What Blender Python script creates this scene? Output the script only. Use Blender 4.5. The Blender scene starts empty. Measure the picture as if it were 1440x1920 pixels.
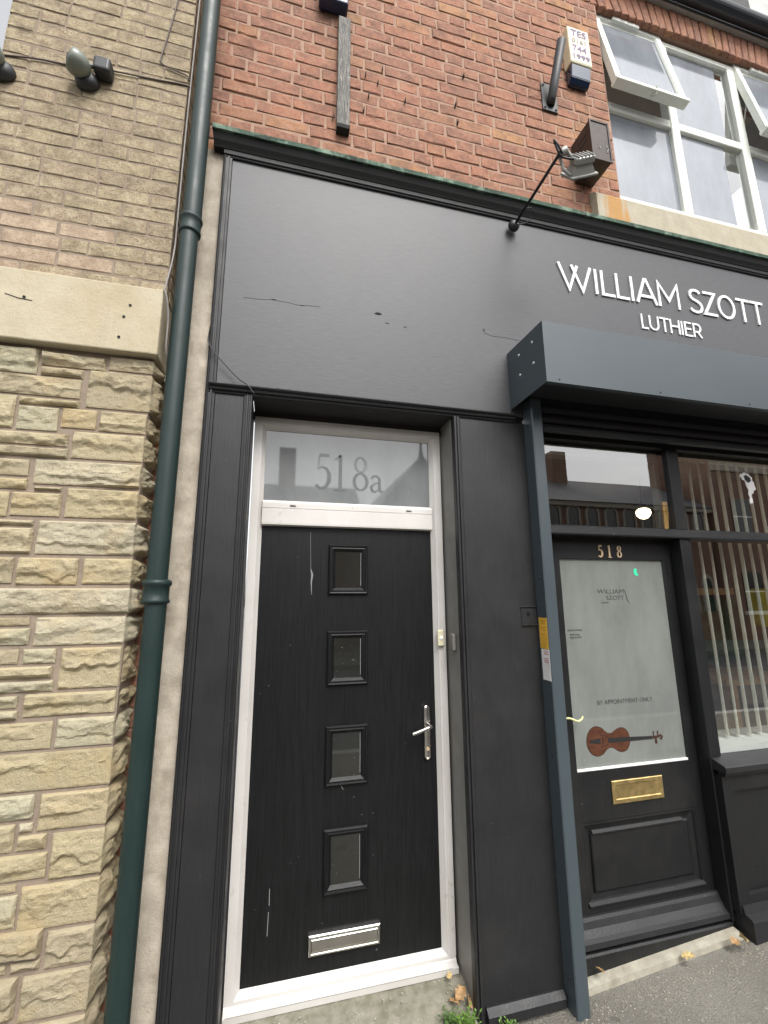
import bpy, bmesh, math, random
from mathutils import Vector, Matrix, noise
random.seed(7)
R = math.radians
S = bpy.context.scene
COL = S.collection

# ------------------------------------------------------------------ camera
cam_d = bpy.data.cameras.new('camera')
cam = bpy.data.objects.new('camera', cam_d); COL.objects.link(cam)
cam_d.sensor_fit = 'VERTICAL'; cam_d.sensor_height = 36.0
cam_d.lens = 36.0 * 825.86 / 1920.0
cam_d.clip_start = 0.02; cam_d.clip_end = 1000
cam.matrix_world = Matrix(((0.9697171, -0.0420028, -0.2405920, 0.0),
                           (-0.2441526, -0.1916703, -0.9506061, -2.1),
                           (-0.0061862, 0.9805602, -0.1961211, 1.77),
                           (0, 0, 0, 1)))
S.camera = cam

# ------------------------------------------------------------------ sky, sun, exposure
W = bpy.data.worlds.new('World'); S.world = W; W.use_nodes = True
wn = W.node_tree.nodes; wl = W.node_tree.links; wn.clear()
sky = wn.new('ShaderNodeTexSky'); sky.sky_type = 'NISHITA'; sky.sun_disc = False
sky.sun_elevation = R(52); sky.sun_rotation = R(168)
sky.air_density = 1.0; sky.dust_density = 4.0; sky.ozone_density = 1.0
hs = wn.new('ShaderNodeHueSaturation'); hs.inputs['Saturation'].default_value = 0.10
bg = wn.new('ShaderNodeBackground'); bg.inputs['Strength'].default_value = 0.15
out = wn.new('ShaderNodeOutputWorld')
wl.new(sky.outputs[0], hs.inputs['Color']); wl.new(hs.outputs[0], bg.inputs['Color']); wl.new(bg.outputs[0], out.inputs['Surface'])
sun_d = bpy.data.lights.new('sun', 'SUN'); sun_d.energy = 0.9; sun_d.angle = R(22); sun_d.color = (1.0, 0.955, 0.88)
sun = bpy.data.objects.new('sun', sun_d); COL.objects.link(sun)
sv = Vector((0.20, -1.0, 1.30)).normalized()           # towards the sun
sun.rotation_euler = sv.to_track_quat('Z', 'Y').to_euler(); sun.location = (2, -8, 12)
S.view_settings.view_transform = 'Standard'; S.view_settings.look = 'None'
S.view_settings.exposure = 1.1; S.view_settings.gamma = 1.0; S.view_settings.use_curve_mapping = False
try:
    S.cycles.max_bounces = 6; S.cycles.transparent_max_bounces = 12; S.cycles.sample_clamp_indirect = 6
    S.cycles.caustics_reflective = False; S.cycles.caustics_refractive = False
except Exception: pass

# ------------------------------------------------------------------ materials
class NT:
    def __init__(s, name):
        s.m = bpy.data.materials.new(name); s.m.use_nodes = True
        s.n = s.m.node_tree.nodes; s.l = s.m.node_tree.links
        s.b = s.n['Principled BSDF']; s.o = s.n['Material Output']
        s.geo = s.n.new('ShaderNodeNewGeometry'); s.pos = s.geo.outputs['Position']
    def node(s, t, **k):
        x = s.n.new(t)
        for a, v in k.items(): setattr(x, a, v)
        return x
    def put(s, sock, v):
        if hasattr(v, 'links'): s.l.new(v, sock)
        else: sock.default_value = v
    def mapped(s, scale=(1, 1, 1), rot=(0, 0, 0)):
        x = s.node('ShaderNodeMapping'); s.l.new(s.pos, x.inputs[0])
        x.inputs['Scale'].default_value = scale; x.inputs['Rotation'].default_value = rot
        return x.outputs[0]
    def noise(s, scale, detail=4, rough=0.55, vec=None, stretch=None, dist=0.0):
        x = s.node('ShaderNodeTexNoise'); s.l.new(vec or (s.mapped(stretch) if stretch else s.pos), x.inputs['Vector'])
        x.inputs['Scale'].default_value = scale; x.inputs['Detail'].default_value = detail
        x.inputs['Roughness'].default_value = rough; x.inputs['Distortion'].default_value = dist
        return x.outputs[0]
    def voro(s, scale, feature='F1', vec=None):
        x = s.node('ShaderNodeTexVoronoi', feature=feature); s.l.new(vec or s.pos, x.inputs['Vector'])
        x.inputs['Scale'].default_value = scale
        return x.outputs['Distance']
    def ramp(s, fac, stops, interp='LINEAR'):
        x = s.node('ShaderNodeValToRGB'); s.l.new(fac, x.inputs[0]); r = x.color_ramp; r.interpolation = interp
        while len(r.elements) > 1: r.elements.remove(r.elements[-1])
        for i, (p, c) in enumerate(stops):
            e = r.elements[0] if i == 0 else r.elements.new(p)
            e.position = p
            c = (c, c, c) if isinstance(c, (int, float)) else c
            e.color = (*c[:3], 1)
        return x.outputs[0]
    def mix(s, fac, a, b, mode='MIX'):
        x = s.node('ShaderNodeMix', data_type='RGBA', blend_type=mode)
        s.put(x.inputs[0], fac)
        for i, v in ((6, a), (7, b)):
            s.put(x.inputs[i], v if hasattr(v, 'links') else (*v[:3], 1))
        return x.outputs[2]
    def math(s, op, a, b=0.0):
        x = s.node('ShaderNodeMath', operation=op); s.put(x.inputs[0], a); s.put(x.inputs[1], b); return x.outputs[0]
    def rand(s):
        oi = s.node('ShaderNodeObjectInfo')
        return s.math('FRACT', s.math('ADD', oi.outputs['Random'], s.geo.outputs['Random Per Island']))
    def bump(s, h, dist, strength=1.0):
        x = s.node('ShaderNodeBump'); x.inputs['Strength'].default_value = strength; x.inputs['Distance'].default_value = dist
        s.l.new(h, x.inputs['Height']); s.l.new(x.outputs[0], s.b.inputs['Normal']); return x
    def fin(s, col=None, rough=None, metal=None, spec=None):
        if col is not None: s.put(s.b.inputs['Base Color'], col if hasattr(col, 'links') else (*col, 1))
        if rough is not None: s.put(s.b.inputs['Roughness'], rough)
        if metal is not None: s.put(s.b.inputs['Metallic'], metal)
        if spec is not None: s.b.inputs['Specular IOR Level'].default_value = spec
        return s.m

def simple(name, col, rough=0.5, metal=0.0, spec=0.5, var=0.12, vs=9, bs=120, bd=0.0004, dirt=0.0):
    t = NT(name)
    n = t.noise(vs, 5)
    c = t.mix(t.ramp(n, [(0.3, 0), (0.7, 1)]), tuple(v * (1 - var) for v in col), tuple(min(1, v * (1 + var)) for v in col))
    if dirt:
        d = t.ramp(t.noise(3.3, 7, 0.7), [(0.48, 0), (0.72, dirt)])
        c = t.mix(d, c, (0.10, 0.085, 0.06))
    if bd: t.bump(t.noise(bs, 4), bd)
    return t.fin(c, rough, metal, spec)

M = {}
def brick_mat(name, stops, speck, rough, bumpd, soot):
    t = NT(name)
    c = t.ramp(t.rand(), stops)
    n1 = t.noise(38, 8, 0.75); n2 = t.noise(120, 4, 0.7)
    c = t.mix(t.ramp(n1, [(0.40, 0.0), (0.66, 0.85)]), c, speck)
    c = t.mix(t.ramp(n2, [(0.34, 0.85), (0.45, 0)]), c, soot)
    c = t.mix(t.ramp(t.noise(11, 6, .7), [(0.36, .55), (0.56, 0)]), c, soot)
    c = t.mix(t.ramp(t.noise(17, 4, .6), [(0.56, 0), (0.70, .4)]), c, speck)
    c = t.mix(t.ramp(t.noise(1.6, 5, 0.6), [(0.45, 0), (0.8, 0.35)]), c, soot)
    h = t.math('ADD', t.math('MULTIPLY', n1, 1.0), t.math('MULTIPLY', n2, 0.5))
    t.bump(h, bumpd)
    return t.fin(c, rough, 0, 0.25)
M['red_brick'] = brick_mat('red_brick', [(0, (.32, .135, .085)), (.18, (.36, .150, .095)), (.34, (.29, .130, .090)), (.5, (.37, .165, .100)),
    (.64, (.34, .140, .088)), (.78, (.27, .130, .095)), (.88, (.39, .180, .100)), (.965, (.44, .235, .105)), (1, (.33, .140, .090))], (.41, .235, .155), .85, .0045, (.12, .075, .06))
M['buff_brick'] = brick_mat('buff_brick', [(0, (.39, .31, .195)), (.25, (.33, .26, .17)), (.45, (.43, .35, .215)), (.65, (.36, .285, .185)), (.82, (.39, .295, .20)), (1, (.32, .25, .165))],
    (.52, .455, .32), .95, .009, (.13, .10, .07))
M['pink_brick'] = brick_mat('pink_brick', [(0, (.36, .275, .20)), (.5, (.40, .31, .22)), (1, (.34, .26, .19))], (.55, .44, .32), .9, .0035, (.20, .14, .10))

def stone_mat(name, stops):
    t = NT(name)
    oi = t.node('ShaderNodeObjectInfo')
    c = t.ramp(oi.outputs['Random'], stops)
    n1 = t.noise(7, 7, 0.65, dist=.6); n2 = t.noise(60, 6, 0.7)
    c = t.mix(t.ramp(n1, [(0.35, 0.0), (0.72, 0.6)]), c, (.45, .40, .28))
    c = t.mix(t.ramp(t.noise(14, 6, .7), [(0.55, 0.0), (0.75, 0.5)]), c, (.26, .225, .15))
    c = t.mix(t.ramp(t.noise(5.5, 5, .6), [(0.52, 0.0), (0.70, 0.45)]), c, (.44, .32, .16))
    c = t.mix(t.ramp(n2, [(0.28, 0.5), (0.42, 0)]), c, (.22, .17, .11))
    t.bump(t.math('ADD', t.math('MULTIPLY', t.noise(38, 8, .72), 1.0), t.math('MULTIPLY', n2, .4)), .010)
    return t.fin(c, .9, 0, .2)
M['stone_y'] = stone_mat('sandstone_yellow', [(0, (.39, .325, .195)), (.5, (.42, .36, .235)), (1, (.41, .315, .175))])
M['stone_b'] = stone_mat('sandstone_brown', [(0, (.34, .285, .195)), (.5, (.38, .325, .22)), (1, (.32, .27, .18))])
M['stone_g'] = stone_mat('sandstone_grey', [(0, (.40, .37, .26)), (.5, (.43, .40, .285)), (1, (.39, .365, .27))])
M['stone_p'] = stone_mat('sandstone_pale', [(0, (.43, .385, .28)), (.5, (.46, .415, .31)), (1, (.41, .365, .26))])

def mortar(name, col):
    t = NT(name)
    c = t.mix(t.ramp(t.noise(18, 6, .7), [(.3, 0), (.7, 1)]), tuple(v * .72 for v in col), col)
    t.bump(t.noise(90, 6, .7), .003)
    return t.fin(c, .95, 0, .15)
M['mortar_red'] = mortar('mortar_pink', (.42, .28, .21))
M['mortar_buff'] = mortar('mortar_buff', (.36, .30, .22))
M['mortar_stone'] = mortar('mortar_stone', (.31, .25, .195))

def concrete(name, col, dark, s=5, holes=True, stain=.5):
    t = NT(name)
    c = t.mix(t.ramp(t.noise(s, 7, .62), [(.32, 0), (.68, 1)]), col, dark)
    c = t.mix(t.ramp(t.noise(3, 5, .6, stretch=(1.5, 1, .35)), [(.5, 0), (.72, stain)]), c, tuple(v * .62 for v in col))
    c = t.mix(t.ramp(t.noise(45, 5, .7), [(.26, .8), (.36, 0)]), c, tuple(v * .4 for v in col))
    t.bump(t.math('ADD', t.noise(12, 8, .7), t.math('MULTIPLY', t.noise(120, 3), .25)), .006)
    return t.fin(c, .9, 0, .2)
M['lintel'] = concrete('lintel_stone', (.50, .45, .34), (.42, .36, .245), 4, True, .5)
M['strip'] = concrete('rendered_strip', (.56, .50, .415), (.33, .285, .225), 12, True, .9)
M['sill_stone'] = concrete('sill_stone', (.46, .42, .33), (.38, .34, .26), 8)
_m = M['sill_stone']; _n = _m.node_tree.nodes; _l = _m.node_tree.links; _b = _n['Principled BSDF']
_src = _b.inputs['Base Color'].links[0].from_socket
_g = _n.new('ShaderNodeNewGeometry'); _sx = _n.new('ShaderNodeSeparateXYZ'); _l.new(_g.outputs['Position'], _sx.inputs[0])
_nz = _n.new('ShaderNodeTexNoise'); _nz.inputs['Scale'].default_value = 9; _mp = _n.new('ShaderNodeMapping'); _mp.inputs['Scale'].default_value = (2.2, 1, .35); _l.new(_g.outputs['Position'], _mp.inputs[0]); _l.new(_mp.outputs[0], _nz.inputs['Vector'])
def _mth(op, a, b):
    x = _n.new('ShaderNodeMath'); x.operation = op
    for i, v in enumerate((a, b)):
        if hasattr(v, 'links'): _l.new(v, x.inputs[i])
        else: x.inputs[i].default_value = v
    return x.outputs[0]
_d = _mth('ABSOLUTE', _mth('SUBTRACT', _sx.outputs[0], 2.195), 0.0)
_d = _mth('ADD', _d, _mth('MULTIPLY', _mth('SUBTRACT', _nz.outputs[0], .5), .22))
_r = _n.new('ShaderNodeValToRGB'); _l.new(_d, _r.inputs[0]); _r.color_ramp.elements[0].position = .045; _r.color_ramp.elements[0].color = (.85, .85, .85, 1); _r.color_ramp.elements[1].position = .105; _r.color_ramp.elements[1].color = (0, 0, 0, 1)
_x = _n.new('ShaderNodeMix'); _x.data_type = 'RGBA'; _l.new(_r.outputs[0], _x.inputs[0]); _l.new(_src, _x.inputs[6]); _x.inputs[7].default_value = (.45, .24, .075, 1); _l.new(_x.outputs[2], _b.inputs['Base Color'])
M['doorstep'] = concrete('doorstep_concrete', (.26, .245, .20), (.14, .135, .095), 22)
M['threshold'] = concrete('threshold_stone', (.42, .40, .33), (.28, .255, .20), 14)

def paint(name, col, rough=.42, spec=.5, brush=.0006, horiz=False, wear=True, bumpscale=60, wave=.5):
    t = NT(name)
    st = (1, 1, 9) if horiz else (9, 9, .5)
    n = t.noise(bumpscale * .25, 6, .6, stretch=st)
    c = t.mix(t.ramp(n, [(.35, 0), (.7, 1)]), tuple(v * .86 for v in col), tuple(v * 1.12 for v in col))
    if wear:
        c = t.mix(t.ramp(t.noise(70, 3, .5), [(.73, 0), (.77, .4)]), c, (.26, .26, .25))
        c = t.mix(t.ramp(t.noise(2.2, 6, .65), [(.5, 0), (.8, .22)]), c, (.07, .066, .058))
    t.bump(t.math('ADD', n, t.math('MULTIPLY', t.noise(2.5, 3), wave)), brush * 2.2)
    r = t.ramp(t.noise(6, 5, .6), [(.3, rough * (1 - .2*min(wave*2, 1))), (.7, rough * (1 + .25*min(wave*2, 1)))])
    return t.fin(c, r, 0, spec)
M['charcoal'] = paint('charcoal_paint', (.0165, .0168, .0185), .48, .42)
M['fascia'] = paint('charcoal_fascia_paint_sheen', (.066, .067, .073), .52, .5, .00025, True, True, 60, .03)  # greyer than the pilaster charcoal, with sky sheen put partly into the colour
M['shopblack'] = paint('shop_black_paint', (.0105, .011, .0122), .38, .4)
M['bluegrey'] = simple('blue_grey_coated_metal', (.052, .068, .078), .38, 0, .55, var=.05, vs=2.5, bs=1.6, bd=.004)
M['darkmetal'] = simple('dark_lath_metal', (.02, .021, .024), .45, .2)
M['revealgrey'] = simple('grey_reveal_paint', (.20, .195, .18), .5, dirt=.35)
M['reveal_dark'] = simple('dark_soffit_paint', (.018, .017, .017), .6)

t = NT('black_grained_door'); g = t.noise(5, 8, .7, stretch=(26, 26, 1.1), dist=.8)
c = t.mix(t.ramp(g, [(.35, 0), (.7, 1)]), (.0035, .0038, .0042), (.011, .012, .013))
c = t.mix(t.ramp(t.noise(55, 2, .4), [(.765, 0), (.785, .35)]), c, (.3, .3, .3))
t.bump(g, .0016); M['blackdoor'] = t.fin(c, .42, 0, .3)

t = NT('white_upvc')
c = t.mix(t.ramp(t.noise(2.6, 6, .6), [(.4, 0), (.75, .5)]), (.61, .59, .565), (.46, .43, .395))
c = t.mix(t.ramp(t.noise(22, 6, .75), [(.6, 0), (.72, .5)]), c, (.33, .27, .20))
t.bump(t.noise(30, 3), .0004); M['upvc'] = t.fin(c, .34, 0, .5)
t = NT('white_timber_paint')
c = t.mix(t.ramp(t.noise(12, 7, .7), [(.5, 0), (.7, .4)]), (.78, .80, .74), (.56, .58, .48))
t.bump(t.noise(40, 4), .0006); M['whitewood'] = t.fin(c, .45, 0, .4)
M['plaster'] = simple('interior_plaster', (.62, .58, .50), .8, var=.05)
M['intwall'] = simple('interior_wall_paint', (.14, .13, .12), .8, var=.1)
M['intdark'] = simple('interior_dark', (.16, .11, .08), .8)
M['blind'] = simple('white_blind_fabric', (.92, .91, .86), .7, var=.03)
_n = M['blind'].node_tree.nodes; _l = M['blind'].node_tree.links; _t = _n.new('ShaderNodeBsdfTranslucent'); _t.inputs[0].default_value = (.95, .94, .88, 1)
_x = _n.new('ShaderNodeMixShader'); _x.inputs[0].default_value = .35; _l.new(_n['Principled BSDF'].outputs[0], _x.inputs[1]); _l.new(_t.outputs[0], _x.inputs[2]); _l.new(_x.outputs[0], _n['Material Output'].inputs[0])
M['chrome'] = simple('brushed_steel', (.62, .60, .57), .24, 1.0, var=.15, bs=200, bd=.0002)
M['brass'] = simple('aged_brass', (.62, .47, .22), .45, 1.0, var=.25, vs=30, bd=.0004)
M['brass_num'] = simple('weathered_brass', (.62, .47, .30), .55, .35, var=.2, vs=40)
M['white_letter'] = simple('white_acrylic', (.86, .86, .85), .35, var=.03)
M['green_pipe'] = paint('dark_green_pipe_paint', (.012, .027, .025), .46, .4, .0004, False, False)
M['gutter'] = simple('dark_gutter_iron', (.020, .026, .032), .4, .1)
M['copper'] = None
t = NT('mossy_lead_flashing')
c = t.mix(t.ramp(t.noise(7, 8, .7), [(.36, 0), (.5, 1)]), (.016, .022, .020), (.045, .085, .058))
c = t.mix(t.ramp(t.noise(9, 8, .72), [(.50, 0), (.62, .85)]), c, (.20, .28, .21))
t.bump(t.noise(25, 7, .7), .004); M['moss'] = t.fin(c, .75, 0, .3)
t = NT('weathered_grey_timber'); g = t.noise(8, 8, .7, stretch=(14, 14, 1.0), dist=2.0)
c = t.ramp(g, [(.3, (.04, .04, .04)), (.5, (.17, .165, .155)), (.68, (.42, .40, .36))])
t.bump(g, .004); M['oldwood'] = t.fin(c, .85, 0, .2)
M['brown_metal'] = simple('brown_painted_steel', (.038, .024, .018), .5, 0, .35, var=.3, vs=25)
M['tube'] = simple('grey_steel_tube', (.035, .036, .038), .5, .3, var=.3)
M['cream'] = simple('yellowed_cream_plastic', (.66, .62, .44), .4, var=.06)
M['blueplastic'] = simple('deep_blue_lens', (.006, .022, .055), .12, 0, .7)
M['navy'] = simple('navy_plastic', (.01, .02, .06), .3)
M['lamp_grey'] = simple('grey_cast_aluminium', (.36, .36, .34), .45, .3, var=.1, dirt=.2)
M['matt_black'] = simple('matt_black_metal', (.012, .012, .013), .5)
M['cable_grey'] = simple('grey_cable', (.22, .20, .19), .6)
M['cable_brown'] = simple('brown_cable', (.10, .075, .065), .6)
M['rust'] = simple('rust_stain', (.46, .27, .09), .9, var=.3)
M['black_and_shade'] = simple('dark_crack_and_shade', (.012, .012, .012), .9)
M['pale'] = simple('pale_scrape', (.20, .20, .20), .7)
M['ink'] = simple('faint_black_ink', (.05, .05, .05), .5, bd=0)
M['lilac'] = simple('faded_purple_print', (.16, .11, .24), .6, bd=0)
M['labely'] = simple('amber_label_paper', (.80, .47, .06), .5, var=.15, bd=0)
M['labelw'] = simple('white_label_paper', (.80, .78, .77), .5, bd=0)
M['redink'] = simple('red_label_ink', (.45, .08, .08), .5, bd=0)
M['brownink'] = simple('brown_label_ink', (.40, .20, .03), .5, bd=0)
M['green_gel'] = simple('green_sticker', (.05, .62, .36), .4)
M['leaf_brown'] = simple('dry_leaf', (.33, .20, .09), .7, var=.35, vs=60)
M['leaf_yellow'] = simple('yellow_dry_leaf', (.50, .38, .17), .7, var=.3, vs=60)
M['weed'] = simple('weed_green', (.11, .21, .035), .6, var=.35, vs=40)
M['moss_dark'] = simple('moss_green', (.07, .14, .03), .8, var=.4, vs=40)
M['wood_bench'] = simple('bench_wood', (.48, .27, .12), .5, var=.25, vs=12)
M['wood_orange'] = simple('orange_wood', (.62, .34, .10), .5, var=.2)
M['cloth_green'] = simple('green_cloth', (.03, .13, .07), .8, var=.5, vs=8)
M['cloth_yellow'] = simple('yellow_cloth', (.62, .50, .04), .8, var=.2)
M['cloth_red'] = simple('dark_red_cloth', (.16, .03, .025), .8, var=.3)
M['cord'] = simple('pale_yellow_cord', (.70, .68, .34), .6)
M['slate'] = simple('roof_slate', (.09, .095, .11), .6, var=.3, vs=5)
M['far_brick'] = simple('distant_red_brick', (.23, .125, .088), .9, var=.2, vs=3)
M['far_stone'] = simple('distant_stone', (.40, .36, .30), .9)

# violin varnish: varnish wood colour
t = NT('violin_varnish_print'); c = t.mix(t.ramp(t.noise(14, 5, .6, stretch=(1, 1, 2.5)), [(.3, 0), (.7, 1)]), (.045, .016, .010), (.125, .046, .022))
M['violin'] = t.fin(c, .4, 0, .4)
M['violin_edge'] = simple('violin_edge_print', (.05, .02, .012), .5, bd=0)

def glass(name, tint=(.92, .94, .93), refl=1.0, rough=0.0, k=3.0):
    t = NT(name); t.n.remove(t.b)
    tr = t.node('ShaderNodeBsdfTransparent'); tr.inputs[0].default_value = (*tint, 1)
    gl = t.node('ShaderNodeBsdfGlossy'); gl.inputs['Roughness'].default_value = rough
    gl.inputs[0].default_value = (refl, refl, refl, 1)
    fr = t.node('ShaderNodeFresnel'); fr.inputs[0].default_value = 1.5
    f2 = t.math('MULTIPLY', t.math('MULTIPLY', fr.outputs[0], k), t.math('SUBTRACT', 1.0, t.geo.outputs['Backfacing']))
    mx = t.node('ShaderNodeMixShader'); t.l.new(f2, mx.inputs[0]); t.l.new(tr.outputs[0], mx.inputs[1]); t.l.new(gl.outputs[0], mx.inputs[2])
    t.l.new(mx.outputs[0], t.o.inputs['Surface'])
    return t.m
M['glass'] = glass('window_glass')
M['shop_glass'] = glass('shop_plate_glass', k=4.5)
def frosted(name, col, rough, spec, streak=True):
    t = NT(name)
    c = t.mix(t.ramp(t.noise(3.2, 6, .62, stretch=(1.4, 1, .6)), [(.36, 0), (.66, 1)]), tuple(v * .84 for v in col), tuple(v * 1.12 for v in col))
    c = t.mix(t.ramp(t.noise(60, 3, .5), [(.70, 0), (.76, .25)]), c, (.5, .5, .48))
    return t.fin(c, rough, 0, spec)
M['frost_top'] = frosted('frosted_toplight_glass', (.18, .19, .192), .03, .9)
M['frost_door'] = frosted('frosted_door_film', (.19, .205, .19), .035, .9)
M['dark_glass'] = frosted('dark_door_glass', (.018, .019, .017), .03, .8)
M['white_pane'] = frosted('white_veiled_glass', (.235, .255, .285), .05, .9)
M['number_reflection'] = simple('painted_reflection_number', (.198, .208, .212), .5, bd=0)  # pale tone standing in for the reflection over the upper numerals
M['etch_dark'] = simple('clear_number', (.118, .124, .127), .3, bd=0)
t = NT('lamp_glow'); t.n.remove(t.b); e = t.node('ShaderNodeEmission'); e.inputs[0].default_value = (1, .80, .50, 1); e.inputs[1].default_value = 7
t.l.new(e.outputs[0], t.o.inputs['Surface']); M['glow'] = t.m

t = NT('asphalt')
n = t.noise(130, 4, .7); v = t.voro(240)
c = t.mix(t.ramp(n, [(.35, 0), (.65, 1)]), (.19, .182, .157), (.32, .305, .265))
c = t.mix(t.ramp(t.noise(1.2, 5, .6), [(.35, 0), (.7, .45)]), c, (.10, .092, .078))
c = t.mix(t.ramp(t.noise(55, 2, .4), [(.70, 0), (.74, .8)]), c, (.42, .41, .37))
c = t.mix(t.ramp(t.noise(7, 3, .5), [(.66, 0), (.69, .45)]), c, (.085, .08, .07))
c = t.mix(t.ramp(t.noise(2.6, 6, .65), [(.50, 0), (.66, .35)]), c, (.11, .10, .08))
t.bump(t.math('ADD', n, v), .005); M['asphalt'] = t.fin(c, .9, 0, .2)
M['road'] = simple('road_asphalt', (.06, .06, .062), .9, vs=2)
M['kerb'] = simple('kerb_stone', (.33, .32, .30), .85)

# ------------------------------------------------------------------ mesh helpers
def finish(name, bm, m, parent=None, smooth=False):
    me = bpy.data.meshes.new(name); bm.to_mesh(me); bm.free()
    if smooth:
        for p in me.polygons: p.use_smooth = True
    if isinstance(m, str): m = M[m]
    if isinstance(m, (list, tuple)):
        for x in m: me.materials.append(M[x] if isinstance(x, str) else x)
    else: me.materials.append(m)
    o = bpy.data.objects.new(name, me); COL.objects.link(o)
    if parent is not None: o.parent = parent
    return o
def obj(name, bm, m, parent=None, smooth=False, label=None):
    o = finish(name, bm, m, parent, smooth)
    if label: o['label'] = label
    return o
def tag(o, label, cat, group=None):
    o['label'] = label; o['category'] = cat
    if group: o['group'] = group
    return o
def thing(name, label, cat, group=None):
    o = bpy.data.objects.new(name, None); COL.objects.link(o); o.empty_display_size = .05
    return tag(o, label, cat, group)
def struct(name, bm, m): 
    o = finish(name, bm, m); o['kind'] = 'structure'; return o
def box(bm, x0, x1, y0, y1, z0, z1, bev=0.0, seg=1):
    r = bmesh.ops.create_cube(bm, size=1.0, matrix=Matrix.Translation(((x0+x1)/2, (y0+y1)/2, (z0+z1)/2)) @ Matrix.Diagonal((x1-x0, y1-y0, z1-z0, 1)))
    if bev > 0:
        es = {e for v in r['verts'] for e in v.link_edges}
        bmesh.ops.bevel(bm, geom=list(es), offset=bev, segments=seg, affect='EDGES', profile=.5)
    return bm
def BX(*a, **k): return box(bmesh.new(), *a, **k)
def prism(bm, pts, axis, a, b):
    """closed polygon extruded along axis between a and b; pts are the two other coordinates in order"""
    def P(p, q):
        if axis == 'x': return (q, p[0], p[1])
        if axis == 'y': return (p[0], q, p[1])
        return (p[0], p[1], q)
    A = [bm.verts.new(P(p, a)) for p in pts]; B = [bm.verts.new(P(p, b)) for p in pts]
    n = len(pts); bm.faces.new(A); bm.faces.new(B[::-1])
    for i in range(n): bm.faces.new((A[i], B[i], B[(i+1) % n], A[(i+1) % n]))
    bmesh.ops.recalc_face_normals(bm, faces=bm.faces)
    return bm
def PR(pts, axis, a, b): return prism(bmesh.new(), pts, axis, a, b)
def sweep(bm, x0, x1, z0, z1, prof):
    """mitred rectangular frame: prof = [(inset, y)], swept round the four sides (open ends closed by the profile loop)"""
    rings = []
    for d, y in prof:
        rings.append([bm.verts.new(p) for p in ((x0+d, y, z0+d), (x1-d, y, z0+d), (x1-d, y, z1-d), (x0+d, y, z1-d))])
    n = len(rings)
    for i in range(n):
        a, b = rings[i], rings[(i+1) % n]
        for k in range(4): bm.faces.new((a[k], a[(k+1) % 4], b[(k+1) % 4], b[k]))
    bmesh.ops.recalc_face_normals(bm, faces=bm.faces)
    return bm
def SW(*a): return sweep(bmesh.new(), *a)
def lathe(bm, prof, seg, center, axis=Vector((0, 0, 1))):
    q = Vector((0, 0, 1)).rotation_difference(axis.normalized()); c = Vector(center)
    rings = []
    for r, z in prof:
        rings.append([bm.verts.new(c + q @ Vector((r*math.cos(2*math.pi*i/seg), r*math.sin(2*math.pi*i/seg), z))) for i in range(seg)])
    for a, b in zip(rings, rings[1:]):
        for i in range(seg): bm.faces.new((a[i], a[(i+1) % seg], b[(i+1) % seg], b[i]))
    bm.faces.new(rings[0][::-1]); bm.faces.new(rings[-1])
    return bm
def tube(bm, pts, r, seg=8):
    pts = [Vector(p) for p in pts]; rs = r if isinstance(r, (list, tuple)) else [r]*len(pts)
    rings = []; up = Vector((0.13, 0.27, .95))
    for i, p in enumerate(pts):
        d = (pts[min(i+1, len(pts)-1)] - pts[max(i-1, 0)]).normalized()
        u = d.cross(up); u = u.normalized() if u.length > 1e-4 else Vector((1, 0, 0)); v = d.cross(u); up = u.cross(d) if False else up
        rings.append([bm.verts.new(p + (u*math.cos(2*math.pi*k/seg) + v*math.sin(2*math.pi*k/seg))*rs[i]) for k in range(seg)])
    for a, b in zip(rings, rings[1:]):
        for i in range(seg): bm.faces.new((a[i], a[(i+1) % seg], b[(i+1) % seg], b[i]))
    bm.faces.new(rings[0][::-1]); bm.faces.new(rings[-1])
    bmesh.ops.recalc_face_normals(bm, faces=bm.faces)
    return bm
def TU(*a, **k): return tube(bmesh.new(), *a, **k)
def smoothpts(pts, n=6):
    pts = [Vector(p) for p in pts]; o = []
    for i in range(len(pts)-1):
        p0 = pts[max(i-1, 0)]; p1 = pts[i]; p2 = pts[i+1]; p3 = pts[min(i+2, len(pts)-1)]
        for k in range(n):
            t = k/n
            o.append(0.5*((2*p1) + (p2-p0)*t + (2*p0-5*p1+4*p2-p3)*t*t + (3*p1-p0-3*p2+p3)*t**3))
    o.append(pts[-1]); return o
def poly(bm, pts, y0, y1):
    """flat polygon in the xz plane with thickness y0 (front) .. y1 (back)"""
    A = [bm.verts.new((x, y0, z)) for x, z in pts]; B = [bm.verts.new((x, y1, z)) for x, z in pts]; n = len(pts)
    bm.faces.new(A); bm.faces.new(B[::-1])
    for i in range(n): bm.faces.new((A[i], B[i], B[(i+1) % n], A[(i+1) % n]))
    bmesh.ops.recalc_face_normals(bm, faces=bm.faces)
    return bm
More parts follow.
